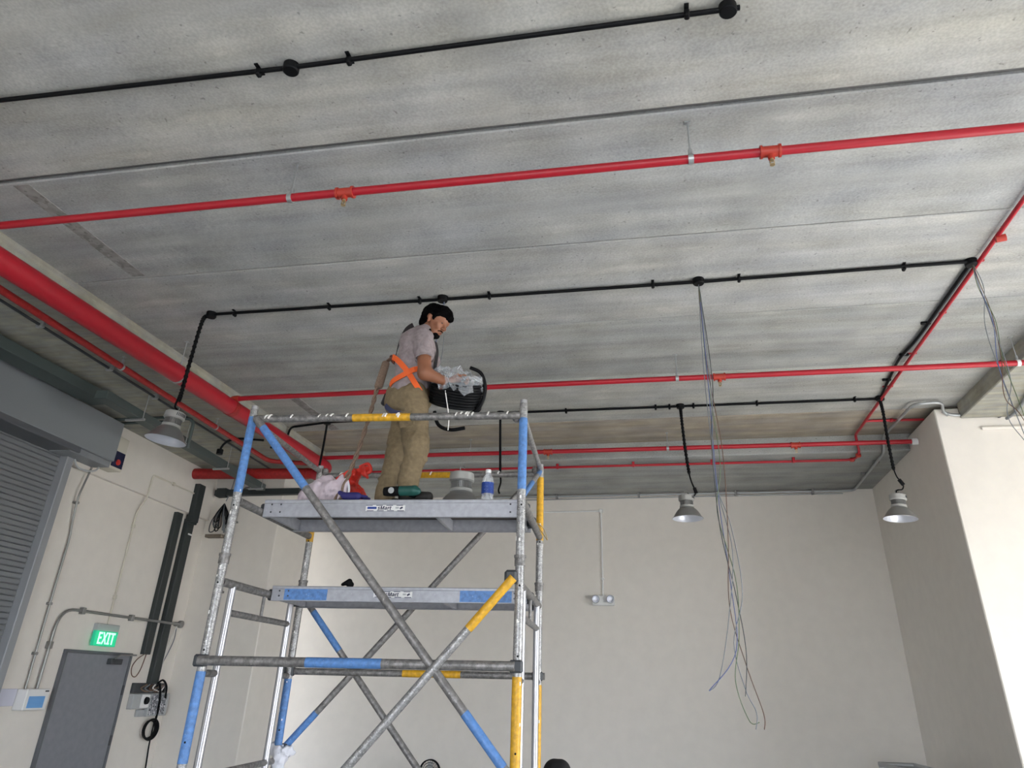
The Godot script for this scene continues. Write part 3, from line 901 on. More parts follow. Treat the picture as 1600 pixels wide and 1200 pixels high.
func build_conduits() -> void:
	var y := 3.375
	var c1 := thing("black_conduit", "nearest black conduit on the ceiling ending in a round box", "conduit", "black conduits across the ceiling")
	tb("conduit", M.black, c1, [V(-5.5, y, -2.87), V(-2.1, y, -2.94), V(0.6, y, -2.93)], 0.016, 10)
	round_box(c1, V(-2.095, 0, -2.945))
	round_box(c1, V(0.535, 0, -2.93))
	saddles(c1, [-2.31, -1.71], -2.94)
	saddles(c1, [0.31], -2.92)
	var c2 := thing("black_conduit", "middle black conduit on the ceiling just above the worker's head", "conduit", "black conduits across the ceiling")
	tb("conduit", M.black, c2, [V(-4.55, y, -5.98), V(-2.0, y, -6.0), V(0.46, y, -6.0), V(2.8, y, -5.97)], 0.016, 10)
	for x in [-4.52, -2.005, 0.465, 2.796]:
		round_box(c2, V(x, 0, -5.99), 0.052)
	saddles(c2, [-4.25, -3.2, -2.24, -1.53, 0.047, 0.83, 2.245], -5.99)
	var c3 := thing("black_conduit", "farthest black conduit on the ceiling above the hanging lamps", "conduit", "black conduits across the ceiling")
	tb("conduit", M.black, c3, bend([V(-5.7, 3.07, -9.6), V(-5.47, 3.09, -9.6), V(-5.44, y, -9.6), V(-4.77, y, -9.45), V(-2.1, y, -9.35), V(2.85, y, -9.39)], 0.08), 0.016, 10)
	for x in [-4.775, -2.142, 0.328, 2.843]:
		round_box(c3, V(x, 0, -9.37 if x > -3 else -9.45), 0.052)
	saddles(c3, [-1.218, 0.0, 0.184, 0.5, 1.319, 2.537], -9.37)
	var c4 := thing("black_conduit", "black conduit linking the middle and farthest runs on the right", "conduit", "black conduits across the ceiling")
	tb("conduit", M.black, c4, bend([V(2.796, y, -5.97), V(2.79, y, -7.6), V(2.74, y, -8.1), V(2.79, y, -8.7), V(2.843, y, -9.39)], 0.2), 0.015, 10)
	tb("conduit", M.wire_grey, c4, bend([V(2.825, 3.38, -5.97), V(2.815, 3.38, -7.6), V(2.765, 3.38, -8.1)], 0.2), 0.009, 8)
	for z in [-7.2, -8.0, -8.75]:
		bx("saddle", M.black, c4, V(2.775, 3.385, z), Vector3(0.1, 0.03, 0.03), 0.006)
	var c5 := thing("black_conduit", "bent black conduit dropping to the narrow tray at left", "conduit", "black conduits across the ceiling")
	tb("conduit", M.black, c5, bend([V(-5.62, 3.07, -9.25), V(-6.0, 3.07, -9.1), V(-6.14, 2.98, -9.05), V(-6.15, 2.88, -9.05)], 0.12), 0.016, 10)
	tb("socket", M.black, c5, [V(-6.15, 2.89, -9.05), V(-6.15, 2.82, -9.05)], 0.045, 12)
	# flexible drops
	drop("flexible_drop", "black flexible drop bent down to the lamp at far left", [V(-4.55, 3.36, -5.98), V(-4.6, 3.3, -5.98), V(-4.62, 2.9, -5.98), V(-4.63, 2.5, -5.98), V(-4.64, 2.42, -5.98)], true)
	drop("flexible_drop", "short black drop left of the worker above the plastic bags", [V(-4.775, 3.36, -9.45), V(-4.78, 3.0, -9.45), V(-4.8, 2.6, -9.45)], false)
	drop("flexible_drop", "straight black drop beside the blue post above the water bottle", [V(-2.142, 3.36, -9.35), V(-2.13, 3.0, -9.35), V(-2.11, 2.5, -9.35)], false)
	drop("flexible_drop", "black spiral drop to the lamp in the middle of the back wall", [V(0.328, 3.36, -9.35), V(0.33, 3.2, -9.35), V(0.345, 2.8, -9.35), V(0.37, 2.45, -9.35)], true)
	drop("flexible_drop", "black drop slanting to the lamp at the right corner", [V(2.843, 3.36, -9.39), V(2.85, 3.2, -9.39), V(2.835, 2.8, -9.39), V(2.83, 2.45, -9.39)], true)
	# loose wires out of the boxes
	wires("loose_wires", "tangle of thin loose wires hanging far down from the middle conduit", V(0.465, 3.36, -6.0), [
		[Vector2(0.0, -0.2), Vector2(0.01, -1.0), Vector2(0.0, -1.9), Vector2(0.03, -2.6), Vector2(0.02, -3.1), Vector2(-0.2, -3.37)],
		[Vector2(-0.01, -0.2), Vector2(-0.02, -1.0), Vector2(0.0, -1.9), Vector2(0.06, -2.4), Vector2(-0.02, -2.9), Vector2(-0.12, -3.28), Vector2(-0.2, -3.37)],
		[Vector2(0.0, -0.2), Vector2(0.0, -0.95), Vector2(0.03, -1.7), Vector2(-0.03, -2.1), Vector2(0.06, -2.6), Vector2(0.04, -3.0), Vector2(-0.02, -3.3), Vector2(0.05, -3.55), Vector2(0.12, -3.56)],
		[Vector2(0.005, -0.2), Vector2(0.01, -1.1), Vector2(-0.03, -1.8), Vector2(0.06, -2.2), Vector2(0.09, -2.7), Vector2(-0.01, -3.05), Vector2(0.04, -3.35), Vector2(0.1, -3.5), Vector2(0.08, -3.6)],
		[Vector2(-0.005, -0.2), Vector2(0.0, -0.9), Vector2(0.05, -1.6), Vector2(0.02, -2.3), Vector2(-0.02, -2.8), Vector2(0.06, -3.2), Vector2(0.14, -3.5), Vector2(0.13, -3.6)],
		[Vector2(0.01, -0.2), Vector2(0.02, -1.0), Vector2(-0.04, -1.5), Vector2(-0.04, -2.2), Vector2(0.03, -2.7), Vector2(0.06, -3.1), Vector2(0.02, -3.4)]])
	wires("loose_wires", "bundle of loose wires hanging from the round box at the right corner", V(2.8, 3.36, -5.98), [
		[Vector2(0.0, -0.25), Vector2(0.02, -0.6), Vector2(-0.02, -1.0), Vector2(0.03, -1.6), Vector2(0.06, -2.4), Vector2(0.05, -3.0)],
		[Vector2(0.03, -0.25), Vector2(-0.03, -0.6), Vector2(-0.02, -1.0), Vector2(0.0, -1.6), Vector2(0.08, -2.4), Vector2(0.1, -3.1)],
		[Vector2(-0.01, -0.25), Vector2(0.05, -0.55), Vector2(0.0, -0.95), Vector2(0.04, -1.5), Vector2(0.02, -2.2), Vector2(0.0, -3.0)],
		[Vector2(0.0, -0.25), Vector2(0.0, -0.7), Vector2(0.02, -1.1), Vector2(-0.07, -1.4), Vector2(0.03, -1.8), Vector2(0.05, -2.7)],
		[Vector2(0.01, -0.2), Vector2(0.03, -0.5), Vector2(0.0, -0.9), Vector2(-0.08, -1.25), Vector2(0.02, -1.5), Vector2(0.1, -2.5)]])
	wires("loose_wires", "pair of thin wires hanging beside the worker's face", V(-1.99, 3.36, -6.0), [
		[Vector2(-0.02, -0.2), Vector2(-0.02, -0.35), Vector2(-0.03, -0.7)], [Vector2(0.02, -0.15), Vector2(0.03, -0.5), Vector2(0.0, -0.75)]])
	# steel conduits at the back and right
	var s1 := thing("steel_conduit", "long steel conduit along the back wall top, bending over the beam at right", "conduit")
	tb("conduit", M.galv, s1, bend([V(-4.0, 3.11, -13.24), V(3.28, 3.11, -13.24), V(3.22, 3.11, -10.95), V(3.24, 3.34, -10.92), V(3.28, 3.34, -9.55), V(3.62, 3.34, -9.5), V(3.68, 3.3, -9.75), V(3.74, 3.24, -9.75), V(5.2, 3.24, -9.75)], 0.12), 0.02, 10)
	for x in [-1.9, -0.4, 1.3, 2.6]:
		slab("saddle", M.steel, s1, V(x - 0.02, 3.06, -13.3), V(x + 0.02, 3.15, -13.215), 0.004)
	for q in [V(3.22, 3.13, -12.2), V(3.24, 3.13, -11.5)]:
		bx("saddle", M.steel, s1, q, Vector3(0.09, 0.04, 0.03), 0.004)
	bx("saddle", M.steel, s1, V(4.35, 3.24, -9.77), Vector3(0.03, 0.09, 0.06), 0.004)
	var s2 := thing("steel_conduit", "second thin steel conduit just below the first on the back wall", "conduit")
	tb("conduit", M.galv, s2, [V(-4.0, 3.06, -13.27), V(3.1, 3.07, -13.27)], 0.01, 8)
	var s3 := thing("soffit_conduit", "dark bent conduit on the pale soffit at the right edge", "conduit")
	tb("conduit", M.hood, s3, curve([V(4.4, 3.16, -9.72), V(4.42, 3.17, -9.4), V(4.3, 3.17, -8.8), V(4.25, 3.17, -8.3), V(4.25, 3.17, -5.0)]), 0.02, 10)
	var s4 := thing("wall_ledge", "narrow plaster ledge high on the right wall", "ledge")
	slab("ledge", M.wall, s4, V(4.1, 3.04, -9.8), V(5.0, 3.08, -9.76), 0.01)

func drop(called: String, label: String, pts: Array, spiral: bool) -> void:
	var t := thing(called, label, "cable", "flexible drops from the black conduits")
	var c := curve(pts, 8)
	tb("cord", M.black, t, c, 0.017, 8)
	if spiral:
		var mb := MB.new()
		for i in range(2, c.size() - 1):
			var d: Vector3 = (c[i + 1] - c[i - 1]).normalized()
			mb.tube([c[i] - d * 0.008, c[i] + d * 0.008], 0.022, 8)
		put(mb, "spiral_wrap", M.black_soft, t).set_meta("kind", "stuff")
	else:
		var e: Vector3 = pts[-1]
		tb("end_lead", M.black_soft, t, curve([e, e + Vector3(0.01, -0.1, 0), e + Vector3(-0.015, -0.2, 0), e + Vector3(0, -0.25, 0)]), 0.012, 6)

func wires(called: String, label: String, from: Vector3, paths: Array) -> void:
	var t := thing(called, label, "wire", "loose wires hanging from the conduits")
	var ms := [M.wire_blue, M.wire_grey, M.wire_green, M.wire_grey, M.wire_brown, M.dark_grey]
	for i in paths.size():
		var pts := [from]
		for k in paths[i].size():
			var q: Vector2 = paths[i][k]
			pts.append(from + Vector3(q.x, q.y, sin(k * 1.7 + i * 2.1) * 0.03 * minf(1.0, k)) + Vector3((i - 2.5) * 0.006 * minf(1.0, k), 0, 0))
		tb("wire", ms[i % 6], t, curve(pts, 8), 0.0034, 6)

# ---------------------------------------------------------------- lamps
func lamp(label: String, at: Vector3, turn: Basis, parts := true) -> Node3D:
	var t := thing("high_bay_lamp", label, "lamp", "grey high bay lamps")
	var xf := Transform3D(turn, at)
	var m := MB.new()
	m.lathe([Vector2(0.0, 0.29), Vector2(0.085, 0.288), Vector2(0.095, 0.28), Vector2(0.098, 0.225), Vector2(0.09, 0.216), Vector2(0.07, 0.216)], xf, 28)
	put(m, "housing", M.lamp_cap, t)
	for i in 7:
		var a := -0.2 + i * 0.16
		var d := Vector3(cos(a), 0, sin(a))
		bx("vent_slot", M.dark_grey, t, xf * (d * 0.097 + Vector3(0, 0.255, 0)), Vector3(0.004, 0.03, 0.007), 0.0, turn * Basis(Vector3.UP, -a))
	m = MB.new()
	m.lathe([Vector2(0.068, 0.22), Vector2(0.068, 0.16)], xf, 24)
	for i in 36:
		var a := TAU * i / 36
		m.box(xf * (Vector3(cos(a), 0, sin(a)) * 0.074 + Vector3(0, 0.19, 0)), Vector3(0.014, 0.058, 0.004), turn * Basis(Vector3.UP, -a))
	put(m, "finned_neck", M.lamp_fin, t)
	m = MB.new()
	m.lathe([Vector2(0.07, 0.165), Vector2(0.088, 0.158), Vector2(0.09, 0.138), Vector2(0.08, 0.13)], xf, 28)
	put(m, "collar", M.lamp_cap, t)
	m = MB.new()
	var out := [Vector2(0.078, 0.135), Vector2(0.1, 0.12), Vector2(0.125, 0.095), Vector2(0.15, 0.06), Vector2(0.17, 0.025), Vector2(0.185, 0.004), Vector2(0.192, 0.0), Vector2(0.19, -0.003)]
	m.lathe(out, xf, 40)
	put(m, "bowl", M.lamp_shell, t)
	m = MB.new()
	var ins := [Vector2(0.19, -0.003), Vector2(0.182, 0.004), Vector2(0.166, 0.024), Vector2(0.146, 0.058), Vector2(0.121, 0.092), Vector2(0.096, 0.116), Vector2(0.06, 0.122), Vector2(0.0, 0.122)]
	m.lathe(ins, xf, 40)
	put(m, "reflector", M.reflector, t)
	m = MB.new()
	var hk := []
	for i in 13:
		var a := -PI / 2 + PI * 1.55 * i / 12
		hk.append(xf * Vector3(cos(a) * 0.02, 0.325 + sin(a) * 0.02, 0))
	m.tube([xf * Vector3(0, 0.288, 0), xf * Vector3(0, 0.306, 0)], 0.008, 8)
	m.tube(hk, 0.005, 6)
	put(m, "hook", M.steel, t)
	return t

func build_lamps() -> void:
	var a := lamp("grey bell lamp hanging at far left before the shutter wall", V(-4.67, 2.02, -5.98), Basis(Vector3.BACK, -0.1) * Basis(Vector3.RIGHT, -0.05))
	tb("power_lead", M.black_soft, a, curve([V(-4.64, 2.44, -5.98), V(-4.65, 2.4, -5.97), V(-4.66, 2.36, -5.98), V(-4.63, 2.33, -5.98)]), 0.01, 6)
	var b := lamp("grey bell lamp hanging before the middle of the back wall", V(0.31, 1.89, -9.35), Basis(Vector3.RIGHT, -0.03))
	tb("power_lead", M.black_soft, b, curve([V(0.37, 2.45, -9.35), V(0.39, 2.35, -9.35), V(0.43, 2.22, -9.35), V(0.4, 2.17, -9.35), V(0.33, 2.2, -9.35)]), 0.01, 6)
	tb("plug", M.black, b, [V(0.42, 2.27, -9.35), V(0.44, 2.2, -9.35)], 0.022, 8)
	var c := lamp("grey bell lamp hanging tilted before the right hand wall", V(2.79, 1.86, -9.39), Basis(Vector3.BACK, -0.08) * Basis(Vector3.RIGHT, -0.02))
	tb("power_lead", M.black_soft, c, curve([V(2.83, 2.46, -9.39), V(2.85, 2.36, -9.39), V(2.9, 2.27, -9.39), V(2.88, 2.21, -9.39), V(2.82, 2.2, -9.39), V(2.8, 2.16, -9.39)]), 0.008, 6)
	tb("plug", M.black, c, [V(2.865, 2.33, -9.39), V(2.905, 2.26, -9.39)], 0.024, 8)
	lamp("grey bell lamp standing on the scaffold deck beside the water bottle", V(-1.534, 1.186, -5.43), Basis(Vector3.UP, 2.9))

# ---------------------------------------------------------------- scaffold
# local frame: s along the front, y above the eye, o into the scene
const SA := Vector3(-2.885, 0, -4.55)
const SU := Vector3(0.99714, 0, -0.07562)
const SN := Vector3(-0.07562, 0, -0.99714)
const SW := 1.98
const SD := 1.38

func S(s: float, y: float, o: float) -> Vector3:
	return SA + SU * s + SN * o + Vector3(0, y + EYE, 0)

func sbasis() -> Basis:
	return Basis(SU, Vector3.UP, -SN)

func sbox(called: String, m: Material, parent: Node, s0: float, y0: float, o0: float, s1: float, y1: float, o1: float, e := 0.0) -> MeshInstance3D:
	return bx(called, m, parent, S((s0 + s1) / 2, (y0 + y1) / 2, (o0 + o1) / 2), Vector3(absf(s1 - s0), absf(y1 - y0), absf(o1 - o0)), e, sbasis())

# a tube with painted bands, each [from, to, material] in parts of its length
func member(called: String, parent: Node, a: Vector3, b: Vector3, r: float, m: Material, bands := []) -> MeshInstance3D:
	var o := tb(called, m, parent, [a, b], r, 18)
	for q in bands:
		var mb := MB.new()
		mb.tube([a.lerp(b, q[0]), a.lerp(b, q[1])], r + 0.0012, 18)
		put(mb, "paint_band", q[2], o)
	return o

func drips(parent: Node, a: Vector3, b: Vector3, r: float, count: int) -> void:
	for i in count:
		var t := rng.randf_range(0.04, 0.96)
		var p := a.lerp(b, t)
		var d := (b - a).normalized()
		var w := rng.randf_range(0.004, 0.008)
		var pts := []
		var a0 := rng.randf_range(-0.4, 0.3)
		var up := d.cross(Vector3.UP).normalized()
		if up.z < 0:
			up = -up
		var q := d.cross(up)
		if q.y < 0:
			q = -q
		for k in 6:
			var an := a0 + k * rng.randf_range(0.18, 0.32)
			pts.append(p + (up * cos(an) + q * sin(an)) * (r + 0.001) + d * 0.002 * k)
		tb("paint_splash", M.drip, parent, pts, w, 5)

func build_scaffold() -> void:
	var t := thing("scaffold_tower", "mobile aluminium scaffold tower with blue and yellow painted tubes", "scaffold")
	var r := 0.0285
	var bot := -EYE + 0.16
	var f := func(y0: float, y1: float, top: float, m: Material) -> Array:
		return [(y0 - bot) / (top - bot), (y1 - bot) / (top - bot), m]
	# four corner posts
	var posts := [
		[0.0, 0.0, 1.745, [[1.14, 1.685, M.blue], [-0.46, 0.03, M.blue], [-1.6, -0.9, M.blue]]],
		[SW, 0.0, 1.76, [[1.155, 1.65, M.blue], [-0.8, 0.04, M.yellow]]],
		[0.0, SD, 1.68, [[1.045, 1.5, M.yellow], [-0.45, 0.0, M.blue]]],
		[SW, SD, 1.68, [[1.065, 1.59, M.yellow], [-0.7, 0.0, M.yellow]]]]
	for p in posts:
		var bands := []
		for b in p[3]:
			bands.append(f.call(b[0], b[1], p[2], b[2]))
		var po := member("post", t, S(p[0], bot, p[1]), S(p[0], p[2], p[1]), r, M.alu, bands)
		for y in [0.70]:
			var mb := MB.new()
			mb.tube([S(p[0], y - 0.03, p[1]), S(p[0], y + 0.03, p[1])], r + 0.006, 18)
			mb.tube([S(p[0], y + 0.02, p[1]), S(p[0], y + 0.035, p[1])], r + 0.01, 18)
			put(mb, "coupling_sleeve", M.alu_dull, po)
		var cap := MB.new()
		cap.tube([S(p[0], p[2], p[1]), S(p[0], p[2] + 0.025, p[1])], r - 0.004, 16)
		put(cap, "spigot", M.alu_clean, po)
		for y in [1.1, 0.6, 0.2, -0.3]:
			bx("pin_hole", M.black, po, S(p[0] + 0.004, y - 0.05, p[1] - r), Vector3(0.012, 0.012, 0.006), 0.003, sbasis())
		for y in [1.0, 0.5, -0.1]:
			for k in 3:
				var an := rng.randf_range(0.4, 2.7)
				bx("paint_splash", M.drip, po, S(p[0] + cos(an) * r, y + rng.randf_range(-0.2, 0.2), p[1] - sin(an) * r), Vector3(0.01, rng.randf_range(0.01, 0.03), 0.006), 0.003, sbasis())
		# castor wheel
		var cw := Node3D.new()
		cw.name = "castor"
		t.add_child(cw, true)
		var g := S(p[0], -EYE, p[1])
		var w := MB.new()
		w.tube([g + Vector3(-0.022, 0.085, 0), g + Vector3(0.022, 0.085, 0)], 0.085, 20)
		put(w, "wheel", M.black_soft, cw)
		var fk := MB.new()
		for sg in [-1, 1]:
			fk.box(g + Vector3(0.03 * sg, 0.12, 0), Vector3(0.006, 0.12, 0.05), Basis(), 0.002)
		fk.box(g + Vector3(0, 0.18, 0), Vector3(0.07, 0.01, 0.07), Basis(), 0.002)
		put(fk, "fork", M.steel, cw)
	# end frames: rungs and inner uprights
	for s in [0.0, SW]:
		member("rung", t, S(s, 1.09, r), S(s, 1.09, SD - r), 0.0265, M.alu_dull)
		member("rung", t, S(s, 0.56, r), S(s, 0.56, SD - r), 0.0265, M.alu_dull)
		member("rung", t, S(s, 0.385, 0.2), S(s, 0.385, 1.2), 0.021, M.alu_dull)
		for y in [0.02, -0.55, -1.1, -1.65]:
			member("rung", t, S(s, y, r), S(s, y, SD - r if y < -0.2 else 0.2), 0.021, M.alu_dull)
		member("rung", t, S(s, 0.02, 1.2), S(s, 0.02, SD - r), 0.021, M.alu_dull)
		member("inner_upright", t, S(s, bot, 0.19), S(s, 0.55, 0.19), 0.024, M.alu_clean)
		member("inner_upright", t, S(s, bot, 1.2), S(s, 0.55, 1.2), 0.024, M.alu_clean)
		member("strut", t, S(s, 0.39, 0.7), S(s, 0.54, 0.7), 0.012, M.alu_dull)
		member("guard_rail", t, S(s, 1.665, r), S(s, 1.655, SD - r), 0.021, M.alu)
		for o in [0.0, SD]:
			bx("rail_clip", M.alu_dull, t, S(s + (0.05 if s < 1.0 else -0.05), 1.655, o), Vector3(0.05, 0.06, 0.055), 0.015, sbasis())
	member("end_brace", t, S(SW, 1.12, 0.05), S(SW, 1.63, SD - 0.05), 0.019, M.blue, [[0.5, 0.8, M.alu]])
	# long rails
	var a := S(0.03, 1.662, -0.03)
	var b := S(SW - 0.02, 1.662, -0.03)
	var gr := member("guard_rail", t, a, b, 0.026, M.alu_dull, [[0.38, 0.597, M.yellow]])
	drips(gr, a, b, 0.0268, 20)
	a = S(0.03, 1.625, SD + 0.03)
	b = S(SW + 0.02, 1.63, SD + 0.03)
	gr = member("guard_rail", t, a, b, 0.025, M.alu_dull, [[0.33, 0.585, M.yellow]])
	drips(gr, a, b, 0.0258, 9)
	a = S(-0.01, 0.09, -0.04)
	b = S(SW - 0.01, 0.095, -0.04)
	member("horizontal_brace", t, a, b, 0.028, M.alu_dull, [[0.35, 0.59, M.blue]])
	member("horizontal_brace", t, S(-0.02, 0.055, SD + 0.03), S(SW + 0.05, 0.06, SD + 0.03), 0.025, M.alu_dull, [[0.455, 0.68, M.yellow]])
	for q in [[0.0, 0.09, -0.02], [SW, 0.095, -0.02], [0.0, 0.055, SD + 0.01], [SW, 0.06, SD + 0.01]]:
		sbox("brace_hook", M.dark_grey, t, q[0] - 0.045, q[1] - 0.035, q[2] - 0.03, q[0] + 0.035, q[1] + 0.035, q[2] + 0.03, 0.01)
	# diagonals
	member("diagonal_brace", t, S(0.06, 1.655, -0.05), S(SW - 0.03, -0.45, -0.06), 0.027, M.alu_dull, [[0.03, 0.235, M.blue], [0.86, 0.985, M.blue]])
	member("diagonal_brace", t, S(SW - 0.03, 0.59, -0.075), S(0.05, -1.53, -0.075), 0.026, M.alu, [[0.0, 0.14, M.yellow]])
	member("diagonal_brace", t, S(1.86, 1.55, SD + 0.05), S(0.03, -0.47, SD + 0.05), 0.025, M.alu_dull, [[0.88, 1.0, M.blue]])
	member("diagonal_brace", t, S(0.06, 0.54, SD + 0.075), S(1.95, -1.53, SD + 0.075), 0.025, M.alu_dull, [[0.02, 0.16, M.blue]])
	sbox("brace_hook", M.dark_grey, t, SW - 0.09, 0.56, -0.06, SW - 0.01, 0.64, 0.0, 0.015)
	sbox("brace_hook", M.alu_dull, t, 0.04, 1.63, -0.06, 0.09, 1.68, 0.0, 0.012)
	sbox("brace_hook", M.dark_grey, t, -0.03, -0.52, SD, 0.07, -0.44, SD + 0.06, 0.015)
	# rag on the rear left post
	var rg := thing("rag", "white cloth rag tied round the rear left scaffold post", "rag")
	var nz := noise(3, 18.0, 2)
	var mb := MB.new()
	mb.field([[S(-0.05, -0.47, SD), S(0.06, -0.5, SD), 0.04, 0.045], [S(0.1, -0.48, SD), S(0.13, -0.5, SD), 0.03, 0.02], [S(0.02, -0.5, SD - 0.03), S(0.03, -0.72, SD - 0.04), 0.035, 0.03], [S(0.06, -0.52, SD - 0.02), S(0.07, -0.66, SD - 0.02), 0.025, 0.02]], 0.012, 0.03, nz, 0.02)
	put(mb, "cloth", M.rag, rg)
	# wire tie on the rear right post
	var wt := thing("wire_tie", "bit of yellow string tied to the rear right post", "string")
	tb("string", M.brass, wt, curve([S(SW - 0.04, 1.2, SD - 0.1), S(SW + 0.03, 1.16, SD - 0.08), S(SW + 0.07, 1.06, SD - 0.06), S(SW + 0.02, 1.13, SD - 0.05), S(SW - 0.02, 1.19, SD - 0.06)]), 0.004, 6)
	# platforms
	platform("upper aluminium scaffold deck the worker stands on", 1.175, 0.37, 0.95, [], 0.83, true)
	platform("lower aluminium scaffold deck with blue painted ends", 0.62, 0.75, 1.31, [[0.13, 0.46], [1.46, 1.84]], 0.84, false)

func platform(label: String, top: float, o0: float, o1: float, blue: Array, st: float, ends: bool) -> void:
	var t := thing("scaffold_platform", label, "scaffold deck", "scaffold decks")
	var h := 0.125 if top > 1.0 else 0.105
	for o in [o0, o1]:
		var g := 0.03 if o == o0 else -0.03
		var mb := MB.new()
		mb.box(S(SW / 2, top - h / 2, o), Vector3(SW - 0.06, h, 0.006), sbasis(), 0.002)
		mb.box(S(SW / 2, top - 0.003, o + g / 2), Vector3(SW - 0.06, 0.006, 0.03), sbasis(), 0.002)
		mb.box(S(SW / 2, top - h + 0.003, o + g / 2), Vector3(SW - 0.06, 0.006, 0.03), sbasis(), 0.002)
		mb.box(S(SW / 2, top - h * 0.12, o - g * 0.08), Vector3(SW - 0.06, h * 0.2, 0.008), sbasis(), 0.003)
		put(mb, "side_channel", M.channel, t)
	for b in blue:
		sbox("paint_band", M.blue, t, b[0], top - h * 0.93, o0 - 0.006, b[1], top - 0.005, o0 - 0.003)
	sbox("deck_board", M.deck, t, 0.05, top - 0.03, o0 + 0.01, SW - 0.05, top - 0.012, o1 - 0.01)
	for s in [0.07, 1.32, SW - 0.07]:
		sbox("cross_bar", M.channel, t, s - 0.014, top - h + 0.006, o0 + 0.005, s + 0.014, top - 0.035, o1 - 0.005, 0.004)
	for s in [0.02, SW - 0.02]:
		for o in [o0 + 0.05, o1 - 0.05]:
			sbox("hook", M.dark_grey, t, s - 0.035, top - 0.1, o - 0.02, s + 0.035, top - 0.02, o + 0.02, 0.01)
	for s in [0.09, 0.16, SW - 0.12]:
		for y in [top - 0.035, top - h + 0.035]:
			bx("rivet", M.dark_grey, t, S(s, y, o0 - 0.005), Vector3(0.012, 0.012, 0.006), 0.003, sbasis())
	# maker's sticker
	var w := 0.29
	var yc := top - h * 0.5
	var sk := sbox("sticker", M.white, t, st - w / 2 + 0.12, yc - 0.02, o0 - 0.0075, st + w / 2 + 0.12, yc + 0.02, o0 - 0.003)
	st += 0.12
	for i in 4:
		sbox("sticker_stripe", M.navy, sk, st - w / 2 + i * 0.075, yc + 0.017, o0 - 0.0085, st - w / 2 + i * 0.075 + 0.05, yc + 0.021, o0 - 0.007)
		sbox("sticker_stripe", M.navy, sk, st - w / 2 + 0.01 + i * 0.075, yc - 0.021, o0 - 0.0085, st - w / 2 + 0.06 + i * 0.075, yc - 0.017, o0 - 0.007)
	sbox("sticker_block", M.label_blue, sk, st - w / 2 + 0.012, yc - 0.007, o0 - 0.0085, st - w / 2 + 0.08, yc + 0.009, o0 - 0.007)
	text_on("sMart", sk, S(st - 0.005, yc, o0 - 0.0085), sbasis() * Basis(Vector3(1, 0, 0), Vector3(0.18, 1, 0), Vector3(0, 0, 1)), 0.026, M.navy, "lettering", 1.0)
	sbox("sticker_mark", M.plastic_grey, sk, st + 0.075, yc - 0.005, o0 - 0.0085, st + 0.1, yc + 0.008, o0 - 0.007)
	bx("sticker_mark", M.navy, sk, S(st + 0.118, yc, o0 - 0.0085), Vector3(0.022, 0.012, 0.002), 0.0, sbasis() * Basis(Vector3.BACK, 0.5))

